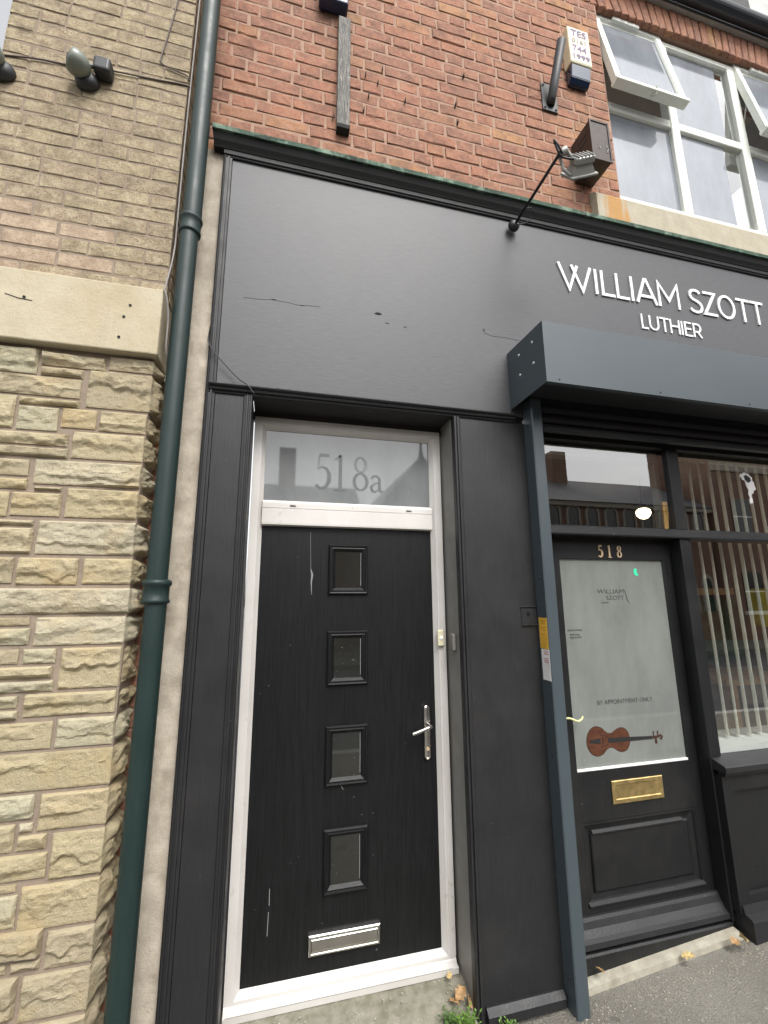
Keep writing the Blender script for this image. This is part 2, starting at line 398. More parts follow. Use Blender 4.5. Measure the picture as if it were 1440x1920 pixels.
def ribbon(bm, pts, w, y0, y1, closed=False):
    """mitred flat stroke in the xz plane"""
    P = [Vector((a, b)) for a, b in pts]; n = len(P); ws = w if isinstance(w, (list, tuple)) else [w]*n
    L, Rr = [], []
    for i in range(n):
        if closed: a, b = P[(i-1) % n], P[(i+1) % n]
        else: a, b = P[max(i-1, 0)], P[min(i+1, n-1)]
        d1 = (P[i]-a); d2 = (b-P[i])
        if d1.length < 1e-9: d1 = d2
        if d2.length < 1e-9: d2 = d1
        d1.normalize(); d2.normalize()
        n1 = Vector((-d1.y, d1.x)); n2 = Vector((-d2.y, d2.x)); m = (n1+n2)
        m = m.normalized() if m.length > .1 else n1
        k = min(1/max(m.dot(n1), .3), 2.2)
        L.append(P[i] + m*ws[i]/2*k); Rr.append(P[i] - m*ws[i]/2*k)
    vs = []
    for l, r in zip(L, Rr):
        vs.append([bm.verts.new((l.x, y0, l.y)), bm.verts.new((r.x, y0, r.y)), bm.verts.new((r.x, y1, r.y)), bm.verts.new((l.x, y1, l.y))])
    rng = range(n) if closed else range(n-1)
    for i in rng:
        a, b = vs[i], vs[(i+1) % n]
        for k in range(4): bm.faces.new((a[k], a[(k+1) % 4], b[(k+1) % 4], b[k]))
    if not closed: bm.faces.new(vs[0]); bm.faces.new(vs[-1][::-1])
    bmesh.ops.recalc_face_normals(bm, faces=bm.faces)
    return bm
def arc(cx, cz, rx, rz, a0, a1, n=14):
    return [(cx+rx*math.cos(R(a0+(a1-a0)*i/n)), cz+rz*math.sin(R(a0+(a1-a0)*i/n))) for i in range(n+1)]

# geometric sans strokes, cap height 1: (advance, [(points, closed)])
GL = {
 'W': (1.36, [([(0, 1), (.36, 0), (.72, .98)], 0), ([(.50, .98), (.88, 0), (1.24, 1)], 0)]),
 'I': (.26, [([(.07, 0), (.07, 1)], 0)]),
 'L': (.60, [([(.06, 1), (.06, .045), (.54, .045)], 0)]),
 'A': (.90, [([(0, 0), (.38, 1), (.44, 1), (.82, 0)], 0), ([(.15, .29), (.67, .29)], 0)]),
 'M': (1.06, [([(.06, 0), (.06, 1), (.48, .30), (.90, 1), (.90, 0)], 0)]),
 'S': (.74, [([(.60, .86), (.53, .93), (.42, .965), (.30, .965), (.17, .92), (.10, .82), (.09, .72), (.14, .62), (.24, .56), (.45, .49), (.57, .42), (.63, .31), (.62, .20), (.55, .10), (.43, .045), (.30, .035), (.15, .07), (.04, .16)], 0)]),
 'Z': (.78, [([(.04, .955), (.64, .955), (.04, .045), (.68, .045)], 0)]),
 'O': (1.02, [(arc(.45, .5, .41, .465, 0, 348, 29), 1)]),
 'T': (.78, [([(0, .955), (.72, .955)], 0), ([(.36, .93), (.36, 0)], 0)]),
 'U': (.86, [([(.07, 1), (.07, .38)] + arc(.39, .36, .32, .32, 180, 360, 12)[1:-1] + [(.71, .38), (.71, 1)], 0)]),
 'H': (.90, [([(.07, 0), (.07, 1)], 0), ([(.73, 0), (.73, 1)], 0), ([(.07, .52), (.73, .52)], 0)]),
 'E': (.70, [([(.60, .955), (.07, .955), (.07, .045), (.62, .045)], 0), ([(.07, .52), (.54, .52)], 0)]),
 'R': (.78, [([(.07, 0), (.07, .955), (.38, .955)] + arc(.38, .68, .25, .275, 85, -85, 8) + [(.07, .405)], 0), ([(.36, .40), (.66, 0)], 0)]),
}
def word(parent, text, x0, x1, z0, h, w, y0, y1, m, name='letter'):
    adv = sum(.42 if c == ' ' else GL[c][0] for c in text) - .12
    sx = (x1-x0)/adv; x = x0; k = 0
    for c in text:
        if c == ' ': x += .42*sx; continue
        a, strokes = GL[c]; bm = bmesh.new()
        for j, (pts, cl) in enumerate(strokes):
            ribbon(bm, [(x+px*sx, z0+pz*h) for px, pz in pts], w, y0 - .0005*j, y1, bool(cl))
        obj(name, bm, m, parent); x += a*sx
def small_text(parent, text, x, z, h, y, m, name='print', width=None, rotz=0, align='LEFT', rx=90, bold=0.0):
    cu = bpy.data.curves.new(name, 'FONT'); cu.body = text; cu.size = h*1.38; cu.align_x = align; cu.extrude = .0004; cu.offset = bold
    tmp = bpy.data.objects.new(name, cu); COL.objects.link(tmp)
    bpy.context.view_layer.update()
    dg = bpy.context.evaluated_depsgraph_get(); me = bpy.data.meshes.new_from_object(tmp.evaluated_get(dg))
    bpy.data.objects.remove(tmp)
    if width:
        xs = [v.co.x for v in me.vertices]; cw = max(xs)-min(xs); mn = min(xs)
        for v in me.vertices: v.co.x = (v.co.x-mn)*width/cw
    o = bpy.data.objects.new(name, me); COL.objects.link(o); me.materials.clear(); me.materials.append(M[m])
    for p in me.polygons: p.material_index = 0
    o.rotation_euler = (R(rx), 0, rotz); o.location = (x, y, z)
    if parent is not None: o.parent = parent
    return o

# ------------------------------------------------------------------ ground
def gz(x): return -.028 if x < 1.15 else -.028 + min((x-1.15)*.075, .16)
bm = bmesh.new()
xs = [-9, -2, -.6, 0, .6, 1.15, 1.5, 1.9, 2.3, 2.8, 3.4, 9]; ys = [-3.3, -2, -1, -.4, .3]
g = [[bm.verts.new((x, y, gz(x) + (y+.0)*.012)) for x in xs] for y in ys]
for j in range(len(ys)-1):
    for i in range(len(xs)-1): bm.faces.new((g[j][i], g[j][i+1], g[j+1][i+1], g[j+1][i]))
struct('pavement', bm, 'asphalt')
bm = bmesh.new()
for i in range(19): 
    x0 = -9 + i*.95; box(bm, x0, x0+.944, -3.44, -3.302, -.2, gz(x0+.47)-.035, .008)
o = finish('kerb', bm, 'kerb'); o['kind'] = 'structure'
struct('road', BX(-150, 150, -150, 150, -.5, -.16), 'road')
bm = bmesh.new(); box(bm, -30, 30, -14, -10.5, -.3, -.03); struct('opposite_pavement', bm, 'asphalt')
# ------------------------------------------------------------------ pier on the left: rock-faced stone, stone band, buff brick
pier = thing('stone_and_brick_pier', 'pier of rock-faced yellow sandstone, smooth stone band and buff brick left of the green pipe', 'wall')
XL, XR = -1.36, -.545
bm = bmesh.new(); box(bm, XL+.01, XR-.012, -.0935, .30, -.1, 2.845); box(bm, XL+.012, XR-.004+.012, -.0775, .30, 3.10, 6.3)
obj('mortar_bed', bm, 'mortar_stone', pier)
obj('stone_band', BX(XL-.01, XR+.012, -.142, .25, 2.838, 3.162, bev=.006, seg=2), 'lintel', pier)
for px, pz in ((-.66, 3.06), (-.68, 3.0), (-.69, 2.90), (-1.06, 3.03)):
    bm = bmesh.new(); lathe(bm, [(.0065, 0), (.006, .003)], 7, (px, -.1445, pz), Vector((0, 1, 0)))
    obj('plug_hole', bm, 'black_and_shade', pier)
obj('band_crack', TU([(-1.13, -.1425, 3.035), (-1.08, -.1425, 3.022), (-1.03, -.1425, 3.018)], .0022, 4), 'black_and_shade', pier)

ST = [(-9,-.992,2.708,2.824,'g'),(-.984,-.74,2.753,2.815,'b'),(-.731,-.549,2.761,2.829,'b'),(-.982,-.819,2.707,2.75,'b'),(-9,-.822,2.614,2.705,'b'),(-.802,-.545,2.58,2.755,'b'),(-1.042,-.82,2.573,2.607,'y'),(-9,-1.046,2.464,2.609,'y'),(-1.039,-.889,2.462,2.568,'g'),(-.882,-.749,2.482,2.572,'y'),(-.741,-.56,2.478,2.572,'y'),(-9,-.843,2.399,2.455,'y'),(-9,-.837,2.348,2.393,'b'),(-.83,-.56,2.352,2.472,'y'),(-9,-.966,2.266,2.338,'b'),(-.95,-.56,2.236,2.343,'p'),(-9,-.963,2.211,2.258,'y'),(-.942,-.841,2.210,2.229,'b'),(-9,-1.016,2.099,2.203,'y'),(-1.012,-.836,2.104,2.203,'y'),(-.824,-.56,2.103,2.228,'y'),(-9,-.921,2.066,2.091,'b'),(-9,-.916,1.955,2.06,'y'),(-.907,-.558,1.954,2.092,'p'),(-9,-.965,1.84,1.944,'b'),(-.957,-.746,1.835,1.944,'y'),(-.733,-.556,1.838,1.944,'y'),(-9,-.553,1.724,1.826,'p'),(-9,-.884,1.682,1.716,'b'),(-9,-.878,1.611,1.676,'g'),(-.868,-.558,1.607,1.716,'p'),(-9,-.904,1.543,1.6,'b'),(-.895,-.782,1.543,1.6,'g'),(-9,-.787,1.49,1.536,'y'),(-.769,-.562,1.447,1.6,'y'),(-9,-.778,1.442,1.484,'g'),(-.869,-.565,1.354,1.438,'y'),(-9,-.887,1.388,1.434,'g'),(-9,-.88,1.348,1.383,'g'),(-9,-.762,1.242,1.34,'y'),(-.753,-.561,1.242,1.346,'g'),(-9,-.555,1.104,1.234,'y'),(-9,-.788,1.013,1.097,'g'),(-.774,-.554,.972,1.095,'y'),(-9,-.836,.914,1.006,'y'),(-.83,-.782,.972,1.006,'p'),(-.83,-.735,.914,.966,'y'),(-9,-.726,.823,.907,'y'),(-.721,-.551,.813,.963,'y'),(-9,-.809,.79,.817,'y'),(-9,-.8,.682,.784,'g'),(-.796,-.547,.667,.806,'y'),(-9,-.708,.588,.675,'b'),(-.699,-.541,.545,.66,'b'),(-.799,-.708,.549,.581,'b'),(-9,-.806,.549,.581,'b'),(-9,-.766,.42,.541,'b'),(-.758,-.541,.404,.537,'b'),(-9,-.90,.30,.412,'y'),(-.892,-.541,.30,.396,'b'),(-9,-.74,.17,.292,'y'),(-.732,-.541,.16,.292,'b'),(-9,-.86,.0,.162,'b'),(-.852,-.541,-.02,.152,'y')]
def rock(x0, x1, z0, z1, corner, sd):
    rnd = random.Random(sd); x0 += .003; x1 -= .003 if not corner else 0; z0 += .003; z1 -= .003
    w, h = x1-x0, z1-z0; dside = .30 if corner else .10
    nz = max(5, int(h/.0062)); nx = max(6, int(w/.0066)); ns = int(dside/.014)
    tilt = rnd.uniform(-.06, .06); tz = rnd.uniform(-.15, .05); top = rnd.uniform(.007, .014); rz = rnd.uniform(.30, .62); fall = rnd.uniform(.3, .95)
    sx_, sz_ = rnd.uniform(9, 15), rnd.uniform(16, 26); sc = rnd.uniform(.008, .017)
    def disp(u, v, so):
        e = min(u if not corner else (u if u < w/2 else 9), v, h-v, (w-u) if not corner else 9)
        m = max(0.0, min(1.0, e/.0075)); m = m*m*(3-2*m)
        f = top + tilt*(u-w/2) + tz*(v-h/2)
        zr = h*(rz + .22*noise.noise(Vector((u*11, so, 0))) + .10*noise.noise(Vector((u*31, so, 5))))
        if v < zr: f -= min((zr-v)*fall, .013)
        F = noise.voronoi(Vector((u*sx_ + .35*noise.noise(Vector((u*20, v*20, so))), v*sz_, so*1.7)))[0][0]
        f += sc*(min(F, 1.0)**2) - sc*.25
        f += noise.fractal(Vector((u*26, v*40, so)), 1.0, 2.1, 4) * .0032
        return m*max(.0015, min(f, .028))
    bm = bmesh.new(); cols = []
    yb = -.098
    for i in range(nx+1):
        u = w*i/nx
        damp = min(1.0, (w-u)/.018) if corner else 1.0
        cols.append([(x0+u + (rnd.uniform(-.001, .001)), yb - disp(u, h*j/nz, sd)*(.35+.65*damp), z0+h*j/nz) for j in range(nz+1)])
    nside = ns if corner else 1
    for i in range(1, nside+1):
        t_ = dside*i/nside; row = []
        for j in range(nz+1):
            v = h*j/nz
            if corner:
                m = max(0, min(1, min(v, h-v)/.016)); d = m*min(1, t_/.05)*(.012 + .030*abs(noise.fractal(Vector((t_*9, v*14, sd+50)), 1, 2, 3)))
            else: d = 0
            row.append((x1+d, yb+t_, z0+v))
        cols.append(row)
    cols.insert(0, [(x0, yb+.10, z0+h*j/nz) for j in range(nz+1)])
    V = [[bm.verts.new(p) for p in c] for c in cols]
    for a, b in zip(V, V[1:]):
        for j in range(nz): bm.faces.new((a[j], b[j], b[j+1], a[j+1]))
    for j in (0, nz):
        for a, b in zip(V, V[1:]): pass
    bot = [c[0] for c in V]; top = [c[-1] for c in V]
    try: bm.faces.new(bot[::-1]); bm.faces.new(top)
    except Exception: pass
    bmesh.ops.triangulate(bm, faces=[f for f in bm.faces if len(f.verts) > 4])
    bmesh.ops.recalc_face_normals(bm, faces=bm.faces)
    return bm
for k, (a, b, z0, z1, c) in enumerate(ST):
    corner = b > -.57
    if a < -5:
        a = XL
        if b - a > .42 and k % 2 and not corner:
            mid = a + (b-a)*random.uniform(.35, .5)
            obj('stone', rock(a, mid-.007, z0, z1, False, k+300), 'stone_'+random.choice('ygb'), pier); a = mid
    obj('stone', rock(a, min(b, -.553) if corner else b, z0, z1, corner, k), 'stone_'+c, pier)

# brick meshes
def brick_mesh(L, H, D, cham, jit, rnd):
    bm = bmesh.new(); j = lambda s=1: rnd.uniform(-jit, jit)*s
    B = [bm.verts.new((x, D, z)) for x, z in ((0, 0), (L, 0), (L, H), (0, H))]
    nseg = 3
    mid = []; fr = []
    def edge(inset, y, jj):
        pts = []
        c = [(inset, inset), (L-inset, inset), (L-inset, H-inset), (inset, H-inset)]
        for k in range(4):
            a, b = c[k], c[(k+1) % 4]; n = nseg if k % 2 == 0 else 1
            for q in range(n):
                t_ = q/n; pts.append(bm.verts.new((a[0]+(b[0]-a[0])*t_ + j(jj), y + j(.5), a[1]+(b[1]-a[1])*t_ + j(jj))))
        return pts
    A = edge(.0005, cham, .9); F = edge(cham*1.1, 0, 1.1); n = len(A)
    for i in range(n): bm.faces.new((A[i], A[(i+1) % n], F[(i+1) % n], F[i]))
    bm.faces.new(F)
    idx = [0, nseg, nseg+1, 2*nseg+1]
    for k in range(4):
        a = idx[k]; e = idx[(k+1) % 4] if k < 3 else n
        seq = [A[i % n] for i in range(a, e+1)]
        bm.faces.new([B[k], B[(k+1) % 4]] + seq[::-1])
    bmesh.ops.recalc_face_normals(bm, faces=bm.faces)
    me = bpy.data.meshes.new('brick'); bm.to_mesh(me); bm.free(); return me
rb = random.Random(11)
def brickset(L, H, cham, jit, m, n=7):
    out_ = []
    for _ in range(n):
        me = brick_mesh(L, H, .04, cham, jit, rb); me.materials.append(M[m]); out_.append(me)
    return out_
def place(meshes, x, y, z, parent, sx=1.0, rot=0.0, name='brick'):
    o = bpy.data.objects.new(name, rb.choice(meshes)); COL.objects.link(o)
    o.location = (x, y, z); o.scale = (sx, 1, 1); o.rotation_euler = (0, rot, 0); o.parent = parent
    return o
# buff bricks on the pier
buff = brickset(.232, .070, .0032, .0030, 'buff_brick', 10); pink = brickset(.232, .066, .003, .0012, 'pink_brick')
bh = brickset(.11, .069, .004, .0022, 'buff_brick'); ph = brickset(.11, .066, .003, .0012, 'pink_brick')
z = 3.168; row = 0
XE = XR + .012
while z < 6.2:
    x = XE; first = True
    while x > XL + .02:
        lower = row < 5
        L = rb.choice([.232, .232, .232, .232, .232, .24, .11]) if not first else (.235 if row % 2 else .12)
        L += rb.uniform(-.006, .006)
        if x - L < XL + .05: L = x - XL - .001
        head = L < .17
        use_pink = lower and x < XE - .10 - (.12 if row % 2 else .3)
        ms = (ph if head else pink) if use_pink else (bh if head else buff)
        bl = .11 if head else .232
        gap = .012 if use_pink else .007
        place(ms, x - L + gap/2, -.0805 + rb.uniform(-.0015, .0015), z + rb.uniform(-.0025, .0025), pier, (L-gap)/bl)
        x -= L; first = False
    z += .0792; row += 1
# brick return (right flank of the pier above the band)
bm = bmesh.new(); zz = 3.168; i = 0
while zz < 6.2:
    y = -.03
    box(bm, XE-.02, XE-.0005 + (.0 if i % 2 else .0012), -.03, .29, zz+.004, zz+.069, .002); zz += .0792; i += 1
o = obj('return_brick', bm, 'buff_brick', pier); o['kind'] = 'stuff'

# ------------------------------------------------------------------ red brick building
bld = thing('red_brick_building', 'red brick upper storey over the charcoal shopfront with a soldier-course window head and stone sill', 'building')
YB = .06
bm = bmesh.new()
box(bm, -.60, 2.318, YB+.0045, .42, 4.0, 6.95); box(bm, 2.318, 4.62, YB+.012, .42, 6.45, 6.95); box(bm, 2.318, 4.62, YB+.03, .42, 4.0, 4.50); box(bm, 4.62, 6.2, YB+.006, .42, 4.0, 6.95)
box(bm, -.60, -.462, YB+.006, .42, -.1, 3.998)
obj('wall', bm, 'mortar_red', bld)
sm = brickset(.248, .0785, .0055, .0038, 'red_brick', 12); hm = brickset(.119, .0785, .0055, .0038, 'red_brick', 12)
cand = []
z = 4.20; row = 0
while z < 6.86:
    x = -.60 + (-.1885 if row % 2 else 0) + rb.uniform(-.012, .012); k = row
    english = row % 4 == 3
    k = 0
    xr = 2.312 if z < 6.385 else (2.20 if z < 6.72 else 6.1)
    while x < xr:
        L = (.248 if (english and rb.random() < .5) or k % 2 == 0 else .119) + rb.uniform(-.009, .009)
        a, b = max(x, -.60), min(x+L, xr)
        if b - a > .03: cand.append((a, b, z + rb.uniform(-.0018, .0018)))
        x += L + .0115 + rb.uniform(-.003, .004); k += 1
    z += .0895; row += 1
z = 2.0; 
C0 = Vector((0, -2.1, 1.77))
cand.sort(key=lambda c: (Vector(((c[0]+c[1])/2, YB, c[2]))-C0).length)
rest = bmesh.new()
for n_, (a, b, z) in enumerate(cand):
    L = b-a; ms, bl = (sm, .248) if L > .17 else (hm, .119)
    if n_ < 285: place(ms, a, YB + rb.uniform(-.003, .0025), z, bld, L/bl)
    else:
        me = rb.choice(ms); nv = len(rest.verts); rest.from_mesh(me)
        rest.verts.ensure_lookup_table(); yy = YB + rb.uniform(-.0025, .0025)
        for v in rest.verts[nv:]: v.co = Vector((a + v.co.x*L/bl, yy+v.co.y, z+v.co.z))
for zz in [i*.0785 for i in range(50)]:                       # sliver of brick behind the pipe
    box(rest, -.595, -.467, YB-.001, YB+.02, zz+.004, zz+.072, .002)
o = obj('brick', rest, 'red_brick', bld); o['kind'] = 'stuff'; o['label'] = 'remaining red bricks high up and behind the pipe'
for i, (x, z) in enumerate(((.44, 5.02), (.46, 4.86), (.43, 4.74), (.55, 5.10), (.52, 4.98), (1.05, 4.98), (1.06, 4.84), (1.12, 5.25), (.24, 4.62), (.70, 4.90))):
    obj('nail', BX(x, x+.004, YB-.022, YB+.01, z, z+.028), 'black_and_shade', bld)
# soldier course
Lx0, Lx1 = 2.20, 4.75; n_ = 34
sol = []
for _ in range(7):
    me = brick_mesh(.0655, .275, .04, .004, .0024, rb); me.materials.append(M['red_brick']); sol.append(me)
for i in range(n_):
    xb = Lx0 + (Lx1-Lx0)*i/n_; t_ = (i/n_ - .5)*2
    place(sol, xb, YB-.004 + rb.uniform(-.003, .003), 6.42 + .02*(1-t_*t_), bld, 1.0, t_*.30, 'soldier_brick')
obj('window_sill', PR([(.0, 4.20), (.0, 4.505), (.012, 4.525), (.115, 4.60), (.115, 4.20)], 'x', 2.05, 4.8), 'sill_stone', bld)
obj('eaves_board', BX(-.6, 6.2, .022, YB+.004, 6.69, 6.73), 'lamp_grey', bld)
bm = bmesh.new(); prof = [(-.035 + .058*math.cos(R(a)), 6.752 + .062*math.sin(R(a))) for a in range(180, 361, 15)]
prism(bm, prof, 'x', -.6, 6.2); box(bm, -.6, 6.2, YB-.033, YB-.005, 6.731, 6.90)
obj('gutter', bm, 'gutter', bld, smooth=False)
obj('roof', PR([(-.04, 6.93), (3.5, 9.2), (3.5, 9.1), (.3, 6.9)], 'x', -.6, 3.62), 'slate', bld)
bm = PR([(-.02, 6.91), (-.02, 7.25), (1.5, 7.4), (1.5, 6.91)], 'x', 3.93, 5.6)
obj('dormer_eaves', bm, 'lamp_grey', bld)

# window with opened top sashes
FX = [(2.345, 3.015), (3.015, 3.77), (3.77, 4.55)]
win = obj('window', SW(2.33, 4.56, 4.645, 6.42, [(0, .12), (.045, .12), (.055, .135), (.055, .19), (0, .19)]), 'whitewood', bld)
def wbar(x0, x1, z0, z1, y0=.118): obj('glazing_bar', BX(x0, x1, y0, .19, z0, z1, bev=.006), 'whitewood', win)
for xm in (3.02, 3.765): wbar(xm-.042, xm+.042, 4.69, 6.375)
for a, b in ((2.385, 2.978), (3.062, 3.723), (3.807, 4.515)): wbar(a, b, 5.50, 5.575, .122)
def pane(a, b, z0, z1, y, m='white_pane', name='pane', par=win): return obj(name, BX(a, b, y, y+.005, z0, z1), m, par)
for a, b in ((2.385, 2.978), (3.062, 3.54), (3.807, 4.40)): pane(a, b, 4.69, 5.50, .150)
pane(3.54, 3.723, 4.69, 5.50, .150, 'glass'); pane(4.40, 4.515, 4.69, 5.50, .150, 'glass')
pane(3.062, 3.60, 5.575, 6.375, .150); pane(3.60, 3.723, 5.575, 6.375, .150, 'glass')
for a, b in ((2.335, 2.995), (3.80, 4.52)):
    bm = bmesh.new(); Ls = .885; w_ = .05
    sweep(bm, 0, b-a, -Ls, 0, [(0, 0), (w_, 0), (w_+.008, .014), (w_+.008, .045), (0, .045)])
    box(bm, -.006, b-a+.006, -.014, .052, -Ls-.02, -Ls+.012, .003)
    s = obj('sash', bm, 'whitewood', win)
    s.location = (a, .112, 6.452); s.rotation_euler = (-math.asin(.135/Ls), 0, 0)
    p = obj('pane', BX(w_+.008, b-a-w_-.008, .020, .025, -Ls+w_+.008, -w_-.008), 'white_pane', win)
    p.location = s.location; p.rotation_euler = s.rotation_euler
    bm = TU(smoothpts([(a+.30, .0, 5.612), (a+.32, .01, 5.57), (a+.355, -.02, 5.545), (a+.35, -.04, 5.60)], 4), .008, 6)
    obj('stay_handle', bm, 'upvc', win)
    obj('trickle_vent', BX(a+.17, a+.43, .085, .112, 6.40, 6.438, bev=.004), 'whitewood', win)
    for xx in (a+.012, b-.012):
        obj('stay_arm', TU([(xx, .13, 6.28), (xx, .055, 6.05), (xx, .13, 5.80)], .006, 6), 'lamp_grey', win)
# room behind the upper window
bm = bmesh.new(); box(bm, 2.33, 4.6, 1.6, 1.62, 4.3, 6.8); box(bm, 2.33, 4.6, .42, 1.6, 6.6, 6.62)
obj('upper_room', bm, 'plaster', bld)
bm = BX(2.36, 4.53, .24, .25, 6.20, 6.40); obj('roller_blind', bm, 'blind', bld)

# rendered strip between pipe and shopfront
strip = tag(obj('rendered_strip', BX(-.457, -.347, .022, .4, -.05, 4.175, bev=.005, seg=2), 'strip'), 'narrow patchy cream rendered strip running full height between the green pipe and the black shopfront', 'wall strip')

# ------------------------------------------------------------------ shopfront
sf = thing('shopfront', 'charcoal painted timber shopfront with blank grey fascia, cornice, pilasters and stall riser', 'shopfront')
XE2 = 5.6
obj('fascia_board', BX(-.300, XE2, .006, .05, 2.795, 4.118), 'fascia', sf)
bm = SW(-.345, XE2+.3, 2.70, 4.19, [(0, -.014), (.010, -.014), (.012, -.006), (.020, -.006), (.022, -.016), (.032, -.016), (.034, -.005), (.044, -.004), (.048, .012), (.048, .03), (0, .03)])
# side and top beads of the fascia
bm.free()
bm = bmesh.new()
prof = [(0, 0), (0, -.012), (.006, -.016), (.011, -.012), (.012, -.004), (.022, -.004), (.023, -.012), (.030, -.012), (.031, -.003), (.042, -.003), (.045, .006), (.045, .03), (0, .03)]
prism(bm, [(-.345+p[0], p[1]) for p in prof], 'z', 0.0, 4.118); obj('edge_bead', bm, 'charcoal', sf)
prof = [(.05, 4.118), (-.002, 4.118), (-.006, 4.122), (-.004, 4.130), (-.012, 4.133), (-.014, 4.142), (-.011, 4.146), (-.013, 4.154), (-.010, 4.158), (.05, 4.158)]
obj('fascia_moulding', PR(prof, 'x', -.345, XE2), 'charcoal', sf)
obj('cornice_underside', PR([(.05, 4.1585), (-.016, 4.1585), (-.022, 4.168), (-.036, 4.186), (-.048, 4.214), (-.048, 4.222), (.055, 4.222)], 'x', -.398, XE2), 'black_and_shade', sf)  # near black: the shade under the lip is put into the colour
# cornice lip, slightly uneven
bm = bmesh.new(); n = 90; rings = []
for i in range(n+1):
    x = -.405 + (XE2+.405)*i/n; w = noise.noise(Vector((x*4, 0, 0)))*.008 + noise.noise(Vector((x*17, 3, 0)))*.003
    rings.append([bm.verts.new(p) for p in ((x, .055, 4.2225), (x, -.050, 4.2225), (x, -.062, 4.223+w*.4), (x, -.064+w*.6, 4.248+w*.8), (x, -.038, 4.262+w), (x, .065, 4.286+w*.5))])
for a, b in zip(rings, rings[1:]):
    for k in range(6): bm.faces.new((a[k], a[(k+1) % 6], b[(k+1) % 6], b[k]))
bm.faces.new(rings[0]); bm.faces.new(rings[-1][::-1]); bmesh.ops.recalc_face_normals(bm, faces=bm.faces)
obj('cornice', bm, 'moss', sf, smooth=False)
prof = [(.05, 2.752), (-.006, 2.752), (-.010, 2.758), (-.006, 2.763), (-.016, 2.766), (-.020, 2.774), (-.016, 2.779), (-.026, 2.784), (-.030, 2.790), (-.024, 2.797), (-.004, 2.801), (.05, 2.801)]
obj('fascia_bottom_rail', PR(prof, 'x', -.330, 1.300), 'charcoal', sf)
def architrave(x0, x1, flip):
    w = x1-x0
    p = [(0, .02), (0, -.010), (.08, -.018), (.20, -.018), (.26, -.008), (.42, -.008), (.46, -.016), (.62, -.016), (.66, -.006), (.92, -.004), (1, .0), (1, .02)]
    if flip: p = [(1-a, b) for a, b in p]
    return PR([(x0+a*w, b) for a, b in p], 'z', -.05, 2.7515)
obj('pilaster', BX(-.2995, -.171, .001, .17, -.05, 2.7515), 'charcoal', sf)
obj('architrave', architrave(-.1705, -.127, True), 'charcoal', sf)
obj('pilaster', BX(.9655, 1.372, .001, .30, -.05, 2.7515), 'charcoal', sf)
obj('architrave', architrave(.920, .965, False), 'charcoal', sf)
obj('pilaster_skirting', PR([(.0, .0), (-.030, .0), (-.030, .032), (-.018, .046), (-.010, .055), (0, .055)], 'x', .968, 1.345), 'charcoal', sf)
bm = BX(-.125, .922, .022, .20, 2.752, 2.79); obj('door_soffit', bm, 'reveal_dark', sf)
obj('door_reveal', BX(.9205, .9395, .021, .215, .0, 2.751), 'revealgrey', sf)
obj('door_reveal', BX(-.144, -.1275, .021, .215, .0, 2.751), 'charcoal', sf)
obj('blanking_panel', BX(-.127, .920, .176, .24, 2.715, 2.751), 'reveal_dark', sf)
# little cupboard plate on the right pilaster
pl = obj('service_hatch', BX(1.262, 1.352, -.004, .001, 1.642, 1.728, bev=.002), 'charcoal', sf)
obj('hatch_edge', BX(1.258, 1.352, -.010, -.0042, 1.728, 1.735, bev=.002), 'charcoal', pl)
obj('hatch_edge', BX(1.258, 1.352, -.010, -.0042, 1.636, 1.642, bev=.002), 'charcoal', pl)
obj('keyhole', lathe(bmesh.new(), [(.010, 0), (.010, .003), (.004, .0035), (.004, .001)], 14, (1.302, -.004, 1.697), Vector((0, -1, 0))), 'shopblack', pl)
# paint damage on the fascia
cr = [(-.20, 3.292), (-.13, 3.297), (-.06, 3.303), (.02, 3.299), (.076, 3.298), (.13, 3.303), (.19, 3.304)]
obj('paint_crack', TU([(x, .0055, z + noise.noise(Vector((x*20, 0, 0)))*.006) for x, z in cr], .0008, 4), 'charcoal', sf)
obj('paint_crack', TU([(x, .0055, z) for x, z in [(1.142, 3.30), (1.20, 3.286), (1.28, 3.29), (1.374, 3.283)]], .0008, 4), 'charcoal', sf)
for (x, z, w, h, m) in ((.503, 3.318, .045, .012, 'black_and_shade'), (-.05, 3.310, .03, .006, 'pale'), (.10, 3.300, .03, .005, 'pale'), (1.145, 3.318, .012, .03, 'charcoal'), (.56, 3.27, .03, .004, 'pale'), (.66, 3.262, .02, .004, 'pale'), (-.30+.02, 2.803, .05, .003, 'pale'), (.02, 2.806, .09, .003, 'pale')):
    pts = [(x + w/2*math.cos(a)*random.uniform(.5, 1.1), z + h/2*math.sin(a)*random.uniform(.4, 1.2)) for a in [k*.785 for k in range(8)]]
    obj('paint_flake', poly(bmesh.new(), pts, .003 if z > 2.9 else -.012, .0062 if z > 2.9 else -.004), m, sf)

# ------------------------------------------------------------------ flat door unit 518a
fd = thing('flat_entrance_door', 'narrow white plastic door frame holding a black woodgrain door with four small windows and a 518a toplight', 'door')
YF = .17
A0, A1, B0, B1 = -.120, .908, .105, 2.722
obj('frame', SW(A0, A1, B0, B1, [(0, YF), (.040, YF), (.044, YF+.006), (.060, YF+.026), (.062, YF+.07), (0, YF+.07)]), 'upvc', fd)
obj('frame_jamb_packer', BX(A1-.030, A1-.0005, YF-.004, YF-.0002, B0+.04, 2.225, bev=.001), 'upvc', fd)
obj('door_transom', PR([(YF-.001, 2.150), (YF-.002, 2.158), (YF-.002, 2.232), (YF+.002, 2.2345), (YF-.001, 2.237), (YF-.001, 2.262), (YF+.004, 2.268), (YF+.024, 2.280), (YF+.07, 2.280), (YF+.07, 2.145), (YF+.02, 2.145)], 'x', A0+.058, A1-.058), 'upvc', fd)
